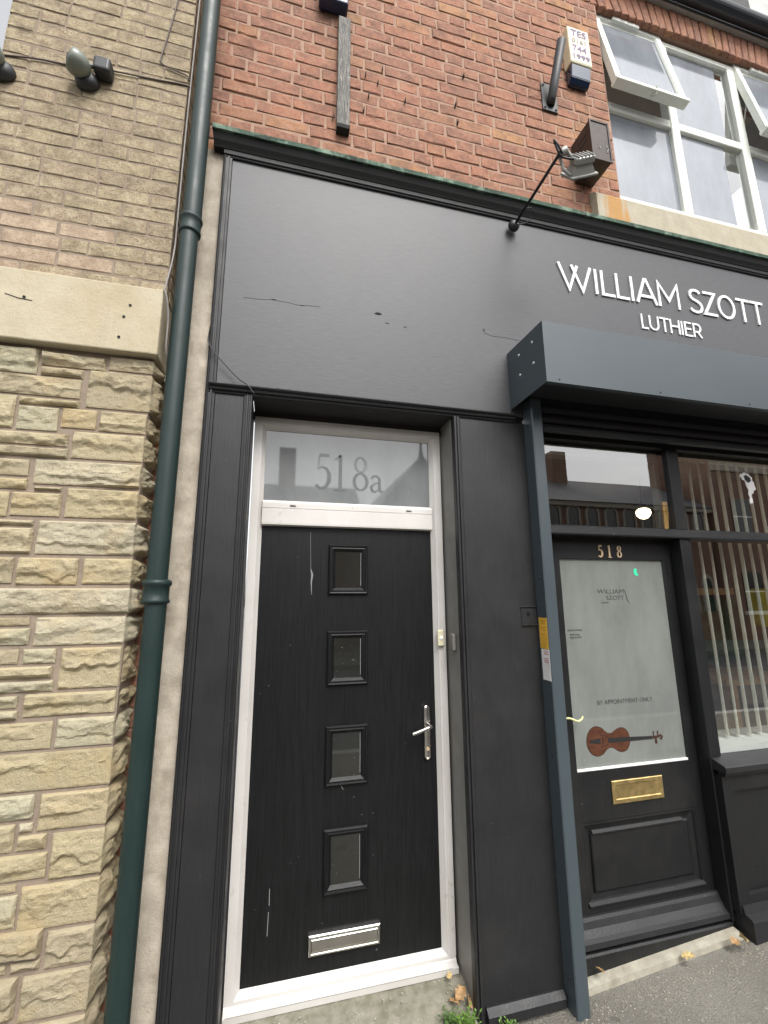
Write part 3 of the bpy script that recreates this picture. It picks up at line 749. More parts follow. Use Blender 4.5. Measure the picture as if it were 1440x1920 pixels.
obj('bottom_rail', PR([(YF-.006, .085), (YF-.028, .088), (YF-.030, .112), (YF-.008, .118), (YF-.003, .128), (YF+.03, .160), (YF+.03, .085)], 'x', A0, A1), 'upvc', fd)
for xx in (.075, .70): obj('drain_slot', BX(xx, xx+.03, YF-.0045, YF-.0005, 2.2475, 2.2515), 'black_and_shade', fd)
obj('rail_joint', BX(A0+.01, A1-.03, YF-.0306, YF-.0302, .1135, .1155), 'cable_grey', fd)
obj('toplight_pane', BX(-.060, .850, YF+.032, YF+.040, 2.275, 2.662), 'frost_top', fd)
leaf = obj('door_leaf', BX(-.062, .850, YF+.028, YF+.07, .160, 2.152), 'blackdoor', fd)
for xg in (.16, .60):
    pass
for zl, zh, gl, gh in ((1.800, 2.056, 1.838, 2.014), (1.358, 1.618, 1.398, 1.576), (.908, 1.172, .962, 1.130), (.462, .727, .514, .688)):
    w = obj('door_window', SW(.282, .490, zl, zh, [(0, YF+.029), (0, YF+.018), (.006, YF+.010), (.012, YF+.012), (.014, YF+.016), (.020, YF+.014), (.034, YF+.026), (.036, YF+.034), (.036, YF+.05)]), 'blackdoor', fd)
    obj('pane', BX(.3175, .4545, YF+.0262, YF+.0275, zl+.035, zh-.035), 'dark_glass', w)
    obj('pane_edge', BX(.4515, .454, YF+.0248, YF+.0260, zl+.045, zh-.04), 'pale', w)
hd = obj('door_handle', BX(.781, .812, YF+.012, YF+.0275, .986, 1.241, bev=.0145, seg=4), 'chrome', fd, smooth=False)
obj('lever', TU(smoothpts([(.797, YF+.014, 1.152), (.799, YF-.02, 1.151), (.795, YF-.043, 1.150), (.775, YF-.05, 1.147), (.735, YF-.048, 1.134), (.700, YF-.046, 1.124)], 5), .0085, 10), 'chrome', hd, smooth=True)
obj('cylinder_lock', lathe(bmesh.new(), [(.0085, 0), (.0085, .004), (.003, .0045)], 14, (.797, YF+.012, 1.035), Vector((0, -1, 0))), 'brass_num', hd)
lp = obj('letter_plate', SW(.224, .548, .238, .318, [(0, YF+.028), (0, YF+.016), (.004, YF+.011), (.010, YF+.010), (.013, YF+.014), (.013, YF+.027)]), 'chrome', fd)
obj('letter_flap', PR([(YF+.020, .2515), (YF+.012, .254), (YF+.010, .262), (YF+.012, .300), (YF+.017, .3045), (YF+.026, .3045), (YF+.026, .2515)], 'x', .2375, .5345), 'chrome', lp)
bl = obj('bell_push', BX(.856, .894, YF-.022, YF-.0045, 1.530, 1.615, bev=.009, seg=3), 'cream', fd)
obj('bell_button', lathe(bmesh.new(), [(.010, 0), (.010, .003), (.007, .005)], 16, (.875, YF-.022, 1.573), Vector((0, -1, 0))), 'white_letter', bl)
rb2 = obj('second_bell_push', BX(.899, .9202, .055, .098, 1.515, 1.60, bev=.009, seg=3), 'revealgrey', fd)
for pts, w in (([(.186, 2.12), (.190, 2.0), (.192, 1.93)], .0016), ([(.192, 1.93), (.200, 1.90), (.196, 1.86), (.199, 1.80)], [.003, .010, .006, .002]), ([(.048, .52), (.049, .455)], .0028), ([(.047, .43), (.045, .34)], .003), ([(.36, .905), (.372, .885)], .003)):
    obj('scratch', ribbon(bmesh.new(), pts, w, YF+.0272, YF+.0285), 'pale', fd)
# 518a: serif numerals, upper part painted paler for the sky reflection, lower part clear
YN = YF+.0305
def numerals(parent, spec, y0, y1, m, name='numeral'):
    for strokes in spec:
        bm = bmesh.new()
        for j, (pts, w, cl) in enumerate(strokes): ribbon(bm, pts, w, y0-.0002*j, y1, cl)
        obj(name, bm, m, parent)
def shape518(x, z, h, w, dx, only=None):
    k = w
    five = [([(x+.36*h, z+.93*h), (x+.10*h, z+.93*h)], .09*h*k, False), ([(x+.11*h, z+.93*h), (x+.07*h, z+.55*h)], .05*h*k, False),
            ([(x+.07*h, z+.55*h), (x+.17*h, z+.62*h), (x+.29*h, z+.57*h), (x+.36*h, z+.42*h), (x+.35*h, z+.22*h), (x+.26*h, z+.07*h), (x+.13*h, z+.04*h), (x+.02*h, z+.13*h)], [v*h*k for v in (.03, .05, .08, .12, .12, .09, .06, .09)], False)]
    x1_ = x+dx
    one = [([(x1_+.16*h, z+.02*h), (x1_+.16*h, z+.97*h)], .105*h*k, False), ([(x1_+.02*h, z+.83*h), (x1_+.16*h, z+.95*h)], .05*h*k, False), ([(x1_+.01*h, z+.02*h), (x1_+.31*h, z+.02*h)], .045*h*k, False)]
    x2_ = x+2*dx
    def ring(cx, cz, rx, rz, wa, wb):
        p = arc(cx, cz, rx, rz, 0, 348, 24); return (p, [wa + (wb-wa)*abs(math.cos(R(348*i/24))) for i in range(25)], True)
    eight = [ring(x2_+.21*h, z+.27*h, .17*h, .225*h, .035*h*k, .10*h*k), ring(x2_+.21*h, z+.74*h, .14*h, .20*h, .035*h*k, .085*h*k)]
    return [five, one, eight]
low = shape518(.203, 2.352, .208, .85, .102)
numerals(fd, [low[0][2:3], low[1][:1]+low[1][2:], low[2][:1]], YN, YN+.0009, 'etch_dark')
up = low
numerals(fd, [up[0][:2], up[1][1:2], up[2][1:]], YN, YN+.0009, 'number_reflection')
xa, za, ha = .503, 2.352, .098
numerals(fd, [[([(xa+.10*ha, za+.80*ha), (xa+.22*ha, za+.95*ha), (xa+.42*ha, za+.96*ha), (xa+.55*ha, za+.80*ha), (xa+.56*ha, za+.16*ha), (xa+.64*ha, za+.05*ha), (xa+.78*ha, za+.12*ha)], [v*ha for v in (.14, .10, .09, .15, .16, .10, .05)], False),
    ([(xa+.55*ha, za+.60*ha), (xa+.25*ha, za+.50*ha), (xa+.07*ha, za+.30*ha), (xa+.14*ha, za+.08*ha), (xa+.32*ha, za+.04*ha), (xa+.55*ha, za+.22*ha)], [v*ha for v in (.05, .07, .14, .13, .07, .05)], False)]], YN, YN+.0009, 'etch_dark')
# ------------------------------------------------------------------ doorstep
bm = bmesh.new(); n = 24; V = []
ysp = [(-.075, -.006), (-.04, .006), (-.005, .022), (.04, .050), (.10, .072), (.142, .085), (.22, .088)]
for i in range(n+1):
    x = -.47 + (.925+.47)*i/n
    V.append([bm.verts.new((x, y, z*(1.0 if x < .9 else 1) + noise.noise(Vector((x*9, y*12, 0)))*.006)) for y, z in ysp])
for a, b in zip(V, V[1:]):
    for j in range(len(ysp)-1): bm.faces.new((a[j], b[j], b[j+1], a[j+1]))
bmesh.ops.recalc_face_normals(bm, faces=bm.faces)
tag(obj('doorstep', bm, 'doorstep', smooth=True), 'rough sloping concrete doorstep under the white door frame', 'doorstep')

# ------------------------------------------------------------------ shop entrance: door 518, toplight, post, display window
sd = thing('shop_door', 'black panelled shop door numbered 518 with a frosted pane, violin print and brass letter plate', 'door')
YD = .12
obj('door_leaf', SW(1.545, 2.395, .165, 2.105, [(0, YD), (.058, YD), (.066, YD+.012), (.066, YD+.045), (0, YD+.045)]), 'shopblack', sd)
obj('top_rail', BX(1.60, 2.34, YD+.0005, YD+.045, 2.0, 2.05), 'shopblack', sd)
obj('mid_rail', BX(1.60, 2.34, YD+.0005, YD+.045, .63, .872, bev=.002), 'shopblack', sd)
obj('bottom_rail', BX(1.60, 2.34, YD+.0005, YD+.045, .20, .255), 'shopblack', sd)
obj('frosted_pane', BX(1.605, 2.335, YD+.012, YD+.018, .872, 2.0), 'frost_door', sd)
obj('glazing_bead', BX(1.603, 2.330, YD-.002, YD+.011, .872, .884, bev=.002), 'labelw', sd)
pn = obj('raised_panel', SW(1.605, 2.335, .255, .63, [(0, YD+.03), (0, YD+.004), (.012, YD+.003), (.016, YD+.012), (.050, YD+.020), (.054, YD+.010), (.060, YD+.006), (.30, YD+.006)][:7] + [(.060, YD+.03)]), 'shopblack', sd)
obj('panel_field', BX(1.664, 2.276, YD+.007, YD+.03, .314, .571), 'shopblack', pn)
obj('panel_ledge', PR([(YD+.02, .258), (YD-.010, .258), (YD-.012, .266), (YD+.004, .276), (YD+.02, .28)], 'x', 1.607, 2.333), 'charcoal', pn)
obj('panel_ledge', PR([(YD+.02, .572), (YD-.002, .574), (YD-.003, .580), (YD+.010, .590), (YD+.02, .590)], 'x', 1.664, 2.24), 'charcoal', pn)
lp = obj('letter_plate', SW(1.803, 2.132, .702, .814, [(0, YD+.0), (0, YD-.006), (.003, YD-.008), (.020, YD-.008), (.024, YD-.003), (.024, YD+.0)]), 'brass', sd)
obj('letter_flap', BX(1.8272, 2.1078, YD-.0035, YD+.0005, .7262, .7898), 'brass', lp)
numerals(sd, shape518(1.868, 2.010, .074, 1.25, .066), YD-.006, YD-.0005, 'brass_num')
obj('weatherboard', PR([(YD, .225), (YD-.012, .224), (YD-.020, .212), (YD-.030, .186), (YD-.050, .160), (YD-.066, .150), (YD-.070, .128), (YD-.05, .118), (YD, .118)], 'x', 1.425, 2.405), 'charcoal', sd)
obj('threshold', PR([(YD+.05, .118), (.052, .112), (.046, .104), (.046, .0), (YD+.05, .0)], 'x', 1.425, 2.41), 'shopblack', sd)
YP = YD + .0112
small_text(sd, 'WILLIAM', 1.846, 1.800, .026, YP, 'ink', 'lettering', .183)
small_text(sd, 'SZOTT', 1.905, 1.763, .026, YP, 'ink', 'lettering', .122)
small_text(sd, 'Luthier', 1.868, 1.744, .010, YP, 'ink', 'lettering', .05)
obj('lettering', ribbon(bmesh.new(), [(2.030, 1.826), (2.040, 1.812), (2.044, 1.790), (2.049, 1.765), (2.062, 1.742)], [.002, .004, .005, .005, .002], YP-.0006, YP), 'ink', sd)
small_text(sd, 'BY APPOINTMENT ONLY', 1.776, 1.194, .024, YP, 'ink', 'lettering', .370)
small_text(sd, 'OPEN HOURS', 1.625, 1.592, .010, YP, 'ink', 'lettering', .095)
small_text(sd, 'RING BELL', 1.640, 1.568, .010, YP, 'ink', 'lettering', .065)
small_text(sd, 'FOR ENTRY', 1.640, 1.552, .010, YP, 'ink', 'lettering', .075)
obj('green_sticker', poly(bmesh.new(), [(2.116, 1.926), (2.120, 1.942), (2.132, 1.951), (2.140, 1.945), (2.141, 1.925), (2.149, 1.908), (2.139, 1.902), (2.122, 1.910)], YP-.001, YP), 'green_gel', sd)
# violin print, lying on its side, scroll to the right
vx, vz = 1.684, 1.012
half = [(0, 0), (.006, .03), (.028, .058), (.062, .070), (.098, .062), (.118, .046), (.136, .036), (.158, .034), (.178, .044), (.198, .054), (.224, .058), (.250, .050), (.268, .030), (.274, .010)]
hs_ = smoothpts([(a, b, 0) for a, b in half], 4)
up_ = [(p.x, p.y) for p in hs_]; dn_ = [(p.x, -p.y) for p in hs_[::-1]]
body = up_ + dn_[:-1]
rot_ = lambda p: (vx + p[0]*1.02 + p[1]*.02, vz + p[1]*1.08 - p[0]*.02)
ve = obj('violin_print', poly(bmesh.new(), [rot_(p) for p in body], YP-.0006, YP), 'violin_edge', sd)
cx = .137
obj('violin_print_body', poly(bmesh.new(), [rot_((cx + (p[0]-cx)*.965, p[1]*.93)) for p in body], YP-.0010, YP-.0004), 'violin', ve)
nk = [(.135, .012), (.27, .010), (.42, .007), (.42, -.007), (.27, -.010), (.135, -.012)]
obj('violin_print_neck', poly(bmesh.new(), [rot_(p) for p in nk], YP-.0016, YP-.0011), 'black_and_shade', ve)
bm = bmesh.new(); ribbon(bm, [rot_(p) for p in [(.42, 0), (.455, .002), (.478, .008), (.488, .0), (.480, -.010), (.470, -.004)]], [.014, .012, .010, .010, .008, .004], YP-.0016, YP-.0011)
for px, s_ in ((.430, 1), (.447, -1), (.458, 1), (.440, -1)): ribbon(bm, [rot_((px, 0)), rot_((px+.002, .030*s_))], [.003, .007], YP-.0021-.0001*s_, YP-.0017)
obj('violin_print_scroll', bm, 'violin_edge', ve)
bm = bmesh.new(); poly(bm, [rot_(p) for p in [(.020, .006), (.085, .014), (.085, -.014), (.020, -.006)]], YP-.0016, YP-.0011)
for s_ in (1, -1): ribbon(bm, [rot_(p) for p in [(.085, .030*s_), (.098, .026*s_), (.120, .022*s_), (.132, .017*s_)]], [.005, .003, .003, .005], YP-.0016, YP-.0011)
poly(bm, [rot_(p) for p in [(.098, .016), (.104, .018), (.104, -.018), (.098, -.016)]], YP-.0022, YP-.0017)
obj('violin_print_fittings', bm, 'black_and_shade', ve)

sw = thing('shop_window', 'black framed display window and toplights of the luthier shop, glass reflecting the street', 'window')
YW = .04
obj('frame_head', BX(1.425, XE2, YW, .16, 2.700, 2.80), 'shopblack', sw)
obj('jamb', BX(1.425, 1.528, YW+.055, .17, .05, 2.699), 'shopblack', sw)
obj('transom', PR([(YW-.012, 2.126), (YW-.016, 2.134), (YW-.012, 2.170), (YW, 2.183), (.15, 2.183), (.15, 2.126)], 'x', 1.425, XE2), 'shopblack', sw)
obj('door_head', BX(1.50, 2.405, YD+.002, .17, 2.106, 2.1255), 'shopblack', sw)
obj('post', BX(2.398, 2.466, YW, .17, .12, 2.1255, bev=.003), 'shopblack', sw)
obj('mullion', BX(2.388, 2.474, YW, .12, 2.1835, 2.6995, bev=.003), 'shopblack', sw)
obj('mullion', BX(4.05, 4.13, YW, .12, .90, 2.6995, bev=.003), 'shopblack', sw)
obj('window_stile', BX(2.467, 2.486, YW+.008, .12, .875, 2.1255, bev=.002), 'shopblack', sw)
obj('pane', BX(1.50, 2.388, .062, .067, 2.1835, 2.6995), 'shop_glass', sw)
obj('pane', BX(2.474, 4.05, .062, .067, 2.1835, 2.6995), 'shop_glass', sw)
obj('pane', BX(4.13, XE2, .062, .067, 2.1835, 2.6995), 'shop_glass', sw)
obj('pane', BX(2.486, 4.05, .062, .067, .905, 2.1255), 'shop_glass', sw)
obj('pane', BX(4.13, XE2, .062, .067, .905, 2.1255), 'shop_glass', sw)
obj('sill', PR([(-.036, .845), (-.038, .872), (-.030, .878), (.055, .905), (.10, .905), (.10, .845)], 'x', 2.405, XE2), 'charcoal', sw)
obj('sill_nosing', PR([(-.004, .818), (-.022, .826), (-.026, .844), (.02, .844), (.02, .818)], 'x', 2.412, XE2), 'shopblack', sw)
obj('stall_riser', SW(2.41, 3.95, .175, .8175, [(0, .0), (.075, 0), (.080, .018), (.080, .05), (0, .05)]), 'shopblack', sw)
obj('stall_panel', BX(2.488, 3.872, .022, .06, .25, .742), 'shopblack', sw)
obj('stall_riser', SW(3.95, XE2, .175, .8175, [(0, .0), (.075, 0), (.080, .018), (.080, .05), (0, .05)]), 'shopblack', sw)
obj('stall_panel', BX(4.028, XE2-.078, .022, .06, .25, .742), 'shopblack', sw)
obj('stall_end', BX(2.4095, 2.44, .0505, .17, .11, .8445), 'shopblack', sw)
obj('plinth', PR([(.055, .215), (-.004, .212), (-.008, .198), (-.014, .178), (-.046, .170), (-.050, .160), (-.050, .03), (.055, .03)], 'x', 2.425, XE2), 'charcoal', sw)
stk = [(3.02+random.uniform(-.004, .004), 0) for _ in range(1)]
tor = [(2.985, 2.560), (3.000, 2.585), (3.012, 2.578), (3.022, 2.592), (3.045, 2.590), (3.050, 2.582), (3.066, 2.584), (3.082, 2.562), (3.092, 2.566), (3.090, 2.535), (3.100, 2.530), (3.104, 2.495), (3.112, 2.490), (3.100, 2.470), (3.090, 2.474), (3.080, 2.445), (3.068, 2.455), (3.060, 2.425), (3.066, 2.405), (3.060, 2.380), (3.048, 2.385), (3.040, 2.372), (3.036, 2.40), (3.046, 2.418), (3.036, 2.445), (3.044, 2.47), (3.030, 2.50), (3.024, 2.535), (3.004, 2.540), (2.998, 2.555)]
obj('torn_sticker', poly(bmesh.new(), tor, .060, .0618), 'labelw', sw)
obj('torn_sticker_hole', poly(bmesh.new(), [(3.02, 2.566), (3.04, 2.575), (3.075, 2.558), (3.078, 2.535), (3.05, 2.52), (3.026, 2.54)], .0594, .0599), 'tube', sw)
# threshold stone
th = tag(obj('threshold_stone', PR([(.0455, .0), (.0455, .034), (.02, .032), (.0, .028), (-.006, -.06)], 'x', 1.425, 2.40), 'threshold'), 'pale worn stone threshold strip in front of the shop door 518', 'threshold')
for v in th.data.vertices:
    v.co.z += gz(v.co.x)*.95
# ------------------------------------------------------------------ roller shutter
rs = thing('roller_shutter', 'blue-grey boxed roller shutter over the shop window with a tall side guide rail', 'shutter')
X0 = 1.287
hood = obj('hood', PR([(-.339, 2.834), (-.341, 3.166), (-.335, 3.172), (.004, 3.18), (.004, 3.10), (-.33, 3.10), (-.33, 2.842), (-.31, 2.842), (-.31, 2.834)], 'x', X0+.002, XE2), 'bluegrey', rs)
obj('hood_end', PR([(-.342, 2.832), (-.342, 3.169), (.005, 3.183), (.005, 2.832)], 'x', X0-.003, X0+.0018), 'bluegrey', rs)
bm = bmesh.new(); box(bm, X0+.003, XE2, -.325, -.10, 2.87, 2.885); obj('hood_underside', bm, 'darkmetal', rs)
for i, (z0, z1) in enumerate(((2.70, 2.745), (2.747, 2.80), (2.802, 2.86))):
    obj('lath', PR([(-.030, z0), (-.052-.004*i, z0+.006), (-.056-.004*i, (z0+z1)/2), (-.052-.004*i, z1-.006), (-.030, z1)], 'x', 1.424, XE2), 'darkmetal', rs)
obj('guide_rail', PR([(1.3555, -.001), (1.3555, -.082), (1.3605, -.087), (1.417, -.087), (1.422, -.082), (1.422, .09), (1.406, .09), (1.406, -.001)], 'z', gz(1.4)-.01, 2.866), 'bluegrey', rs)
obj('hood_seam', BX(3.30, 3.3025, -.3425, -.3405, 2.836, 3.168), 'darkmetal', rs)
for i in range(6): obj('screw', lathe(bmesh.new(), [(.004, 0), (.0035, .002), (.001, .0025)], 8, (1.36+i*.62, -.3405, 2.852), Vector((0, -1, 0))), 'matt_black', rs)
for (y, z) in ((-.115, 3.105), (-.245, 3.105), (-.115, 2.985), (-.245, 2.985)):
    obj('rivet', lathe(bmesh.new(), [(.0075, 0), (.006, .003), (.002, .004)], 10, (X0-.003, y, z), Vector((-1, 0, 0))), 'labelw', rs)
for z in (2.72, 1.878, 1.028, .12):
    obj('screw', lathe(bmesh.new(), [(.006, 0), (.005, .003), (.001, .003)], 10, (1.3555, -.045, z), Vector((-1, 0, 0))), 'matt_black', rs)
# stickers on the guide rail side
ls = thing('warning_sticker', 'amber warning sticker with lines of small print on the side of the shutter rail', 'sticker')
obj('paper', BX(1.3545, 1.3552, -.080, -.012, 1.524, 1.676), 'labely', ls)
bm = bmesh.new()
for i in range(17):
    if i in (3, 7): continue
    z = 1.664 - i*.0083; box(bm, 1.3540, 1.3544, -.066 + random.uniform(-.006, .004), -.022 + random.uniform(-.014, .004), z-.0022, z)
o = obj('small_print', bm, 'brownink', ls); o['kind'] = 'stuff'
ls = thing('instruction_sticker', 'white and red instruction sticker just below the amber one on the shutter rail', 'sticker')
obj('paper', poly(bmesh.new(), [(0, 0)]*3, 0, 0) if False else BX(1.3545, 1.3552, -.082, -.016, 1.372, 1.5215), 'labelw', ls)
bm = bmesh.new()
for i in range(6):
    z = 1.515 - i*.0085 - (.012 if i > 2 else 0); box(bm, 1.3540, 1.3544, -.074, -.030 - random.uniform(0, .02), z-.003, z)
o = obj('small_print', bm, 'redink', ls); o['kind'] = 'stuff'

# ------------------------------------------------------------------ sign lettering
sg = thing('shop_name_lettering', 'raised white capitals WILLIAM SZOTT on the grey fascia', 'sign')
word(sg, 'WILLIAM', 1.688, 2.630, 3.700, .184, .0190, -.003, .0055, 'white_letter')
word(sg, 'SZOTT', 2.715, 3.385, 3.700, .184, .0190, -.003, .0055, 'white_letter')
sg = thing('trade_lettering', 'smaller raised white capitals LUTHIER below the shop name', 'sign')
word(sg, 'LUTHIER', 2.285, 2.780, 3.508, .106, .0118, -.001, .0055, 'white_letter')

# ------------------------------------------------------------------ pipe and cables at the left
pp = thing('drainpipe', 'dark green cast iron drainpipe in the gap between stone pier and cream strip', 'pipe')
PX, PY = -.462, -.085
bm = bmesh.new(); lathe(bm, [(.0415, -.06), (.0415, -.055), (.0415, 1.788), (.0415, 1.79)], 28, (PX+.006, PY, 0)); obj('pipe_length', bm, 'green_pipe', pp, smooth=True)
bm = bmesh.new(); lathe(bm, [(.0415, 1.79), (.0415, 1.792), (.0415, 3.558), (.0415, 3.56)], 28, (PX+.001, PY, 0)); obj('pipe_length', bm, 'green_pipe', pp, smooth=True)
bm = bmesh.new(); lathe(bm, [(.044, 3.56), (.044, 3.562), (.044, 6.695), (.044, 6.7)], 28, (PX+.006, PY, 0)); obj('pipe_length', bm, 'green_pipe', pp, smooth=True)
for zc in (3.525, 1.765):
    s_ = 1 if zc > 3 else 1.06
    bm = bmesh.new(); lathe(bm, [(.0425, zc-.006), (.050*s_, zc), (.0505*s_, zc+.010), (.0465*s_, zc+.016), (.0465*s_, zc+.064), (.052*s_, zc+.070), (.054*s_, zc+.079), (.052*s_, zc+.088), (.046, zc+.094)], 28, (PX+.003, PY, 0))
    obj('collar', bm, 'green_pipe', pp, smooth=True)
    obj('fixing_lug', BX(PX-.015, PX+.02, PY+.03, YB+.02, zc+.015, zc+.05), 'green_pipe', pp)
tag(obj('waste_outlet', lathe(bmesh.new(), [(.026, 0), (.030, .004), (.030, .05), (.024, .052)], 20, (-.510, .05, 2.805), Vector((.2, -1, -.25))), 'white_letter', smooth=True), 'small white round plastic outlet tucked behind the green pipe below the stone band', 'outlet')
cy = -.086
CB = [('wall_cable', 'dark cable clipped across the buff brickwork between the two wall lamps and the pipe', 'cable_brown', [(-1.40, cy, 4.31), (-1.32, cy, 4.325), (-1.2, cy-.002, 4.345), (-1.05, cy, 4.36), (-.88, cy-.002, 4.386), (-.70, cy, 4.402), (-.54, cy, 4.415), (-.530, -.07, 4.41)], .0042),
      ('drop_cable', 'thin cable dropping down the buff bricks then turning towards the pipe', 'cable_brown', [(-.575, cy-.004, 6.1), (-.610, cy-.004, 5.2), (-.635, cy-.004, 4.86), (-.672, cy-.004, 4.56), (-.668, cy-.004, 4.515), (-.63, cy-.004, 4.495), (-.545, cy-.004, 4.475), (-.532, cy+.004, 4.455)], .0036),
      ('corner_cable', 'pale grey cable running down the corner of the pier beside the pipe', 'cable_grey', [(-.522, -.075, 6.2), (-.520, -.078, 5.0), (-.523, -.080, 4.3), (-.521, -.082, 3.7), (-.519, -.088, 3.42), (-.528, -.135, 3.19), (-.529, -.146, 3.16), (-.516, -.140, 3.12), (-.508, -.120, 3.03), (-.508, -.110, 2.90), (-.505, -.08, 2.84), (-.500, -.05, 2.79)], .0044)]
for nm, lb, m, pts, r in CB: tag(obj(nm, TU(smoothpts(pts, 6), r, 6), m, smooth=True), lb, 'cable')
tag(obj('fascia_wire', TU(smoothpts([(-.350, .018, 3.11), (-.352, .010, 3.06), (-.347, -.022, 3.01), (-.321, -.028, 2.955), (-.242, -.018, 2.872), (-.190, -.02, 2.822), (-.151, -.036, 2.790), (-.120, -.034, 2.75)], 5), .0028, 6), 'tube', smooth=True), 'thin dark wire drooping across the lower left corner of the fascia to the door head', 'wire')

# wall lamp with sensor box
def wall_lamp(name, label, x, z, sc):
    wlmp = thing(name, label, 'lamp', 'round lamps fixed on the buff brickwork')
    ax = Vector((-.80, -.42, .18))
    bm = bmesh.new(); c = Vector((x, -.150, z)); q = ax.normalized()
    lathe(bm, [(.006, -.054), (.028, -.048), (.045, -.030), (.054, -.006), (.055, .014), (.051, .026), (.048, .033), (.043, .033), (.041, .024)], 24, c, q)
    obj('head', bm, 'lamp_shell', wlmp, smooth=True)
    obj('lens', lathe(bmesh.new(), [(.037, .030), (.030, .038), (.012, .044)], 20, c, q), 'dark_glass', wlmp, smooth=True)
    obj('mount', lathe(bmesh.new(), [(.052, 0), (.054, .010), (.050, .030), (.036, .044), (.018, .05)], 22, (x+.025, -.078, z-.022), Vector((-.1, -1, .2))), 'tube', wlmp, smooth=True)
    return wlmp
M['lamp_shell'] = simple('grey_green_lamp_shell', (.16, .18, .15), .35, 0, .5, dirt=.2)
wlmp = wall_lamp('wall_lamp', 'grey-green dome lamp on the buff brickwork joined to a sensor box', -1.005, 4.295, 1)
obj('sensor_arm', TU([(-.985, -.13, 4.33), (-.93, -.12, 4.34)], .012, 8), 'lamp_shell', wlmp)
bm = bmesh.new(); box(bm, -.948, -.872, -.150, -.080, 4.305, 4.385, .014, 3); obj('sensor_box', bm, 'tube', wlmp)
wall_lamp('wall_lamp', 'dome lamp cut off by the left edge of the picture beside the bright sky', -1.352, 4.235, 1)

# ------------------------------------------------------------------ fittings on the red brick wall
bt = thing('timber_batten', 'weathered grey timber batten fixed upright on the red bricks', 'batten')
obj('board', BX(.262, .338, .012, YB-.003, 4.555, 5.395, bev=.002), 'oldwood', bt)
obj('dark_foot', BX(.261, .339, .009, YB-.003, 4.525, 4.5548, bev=.002), 'black_and_shade', bt)
nb = thing('navy_alarm_box', 'navy blue box just above the timber batten cut off by the top of the picture', 'alarm box')
obj('casing', BX(.135, .318, -.02, YB-.003, 5.455, 5.80, bev=.012, seg=3), 'navy', nb)
obj('faceplate', BX(.16, .293, -.026, -.0202, 5.50, 5.76, bev=.002), 'navy', nb)
tb = thing('bracket_tube', 'dark steel tube on a square wall plate rising outward beside the alarm bell box', 'bracket')
obj('wall_plate', BX(1.728, 1.852, YB-.012, YB-.002, 5.185, 5.425, bev=.002), 'tube', tb)
obj('tube', TU([(1.792, YB-.010, 5.24), (1.792, YB-.03, 5.27), (1.797, -.118, 5.585)], .030, 18), 'tube', tb, smooth=True)
for x, z in ((1.745, 5.205), (1.835, 5.205), (1.745, 5.405), (1.835, 5.405)):
    obj('bolt', lathe(bmesh.new(), [(.008, 0), (.008, .006), (.003, .008)], 6, (x, YB-.012, z), Vector((0, -1, 0))), 'matt_black', tb)
ab = thing('alarm_bell_box', 'yellowed cream alarm box lettered TES 744 1999 with a dark blue lens at its foot', 'alarm box')
ax0, ax1, af = 1.950, 2.132, -.016
bm = PR([(YB-.003, 5.60), (YB-.003, 5.925), (.045, 5.95), (af+.012, 5.955), (af, 5.942), (af-.004, 5.612), (af+.004, 5.60)], 'x', ax0, ax1)
bmesh.ops.bevel(bm, geom=list(bm.edges), offset=.004, segments=2, affect='EDGES')
obj('casing', bm, 'cream', ab)
bm = PR([(YB-.004, 5.5985), (YB-.004, 5.47), (.030, 5.468), (.002, 5.50), (af+.004, 5.5985)], 'x', ax0+.010, ax1-.010)
bmesh.ops.bevel(bm, geom=list(bm.edges), offset=.004, segments=2, affect='EDGES')
obj('blue_lens', bm, 'blueplastic', ab)
for s_, z, h, w, m in (('TES', 5.862, .062, .130, 'lilac'), ('0161', 5.795, .044, .12, 'cable_grey'), ('744', 5.715, .058, .120, 'lilac'), ('1999', 5.640, .048, .140, 'lilac')):
    small_text(ab, s_, ax0+.026, z, h, af - .004*(5.942-z)/.33 - .0016, m, 'lettering', w, bold=.0008, rx=90.7)
bb = thing('vented_brown_box', 'brown steel box with side vents and an overhanging hood below the window corner', 'electrical box')
bm = BX(1.932, 2.078, -.132, YB-.003, 4.61, 4.925, bev=.006, seg=2); obj('casing', bm, 'brown_metal', bb)
for zz in (4.845, 4.80):
    obj('vent_slot', BX(1.9310, 1.9325, -.098, -.012, zz-.005, zz+.004), 'black_and_shade', bb)
obj('lid_lip', SW(1.928, 2.082, 4.606, 4.929, [(0, -.128), (0, -.137), (.012, -.137), (.012, -.128)]), 'brown_metal', bb)
for x, z in ((2.045, 4.72), (2.055, 4.695), (2.045, 4.68), (1.99, 4.70)): obj('worn_mark', BX(x, x+.008, -.1345, -.1315, z, z+.022), 'pale', bb)
# sign floodlight on its arm
fl = thing('sign_floodlight', 'small grey floodlight on a long black arm reaching out from the top of the fascia', 'lamp')
obj('arm_base', lathe(bmesh.new(), [(.034, 0), (.036, .008), (.034, .022), (.022, .034), (.012, .038)], 22, (1.372, -.016, 4.055), Vector((0, -1, 0))), 'matt_black', fl, smooth=True)
obj('arm', TU([(1.372, -.03, 4.055), (1.371, -.30, 4.058), (1.370, -.500, 4.062)], .0085, 10), 'matt_black', fl, smooth=True)
obj('arm_clamp', lathe(bmesh.new(), [(.019, 0), (.021, .003), (.021, .042), (.017, .046)], 18, (1.374, -.478, 4.062), Vector((.55, -.45, .35))), 'lamp_grey', fl, smooth=True)
obj('flex', TU(smoothpts([(1.372, -.05, 4.045), (1.43, -.07, 4.05), (1.465, -.10, 4.09), (1.43, -.13, 4.10), (1.375, -.14, 4.068)], 6), .0035, 6), 'matt_black', fl, smooth=True)
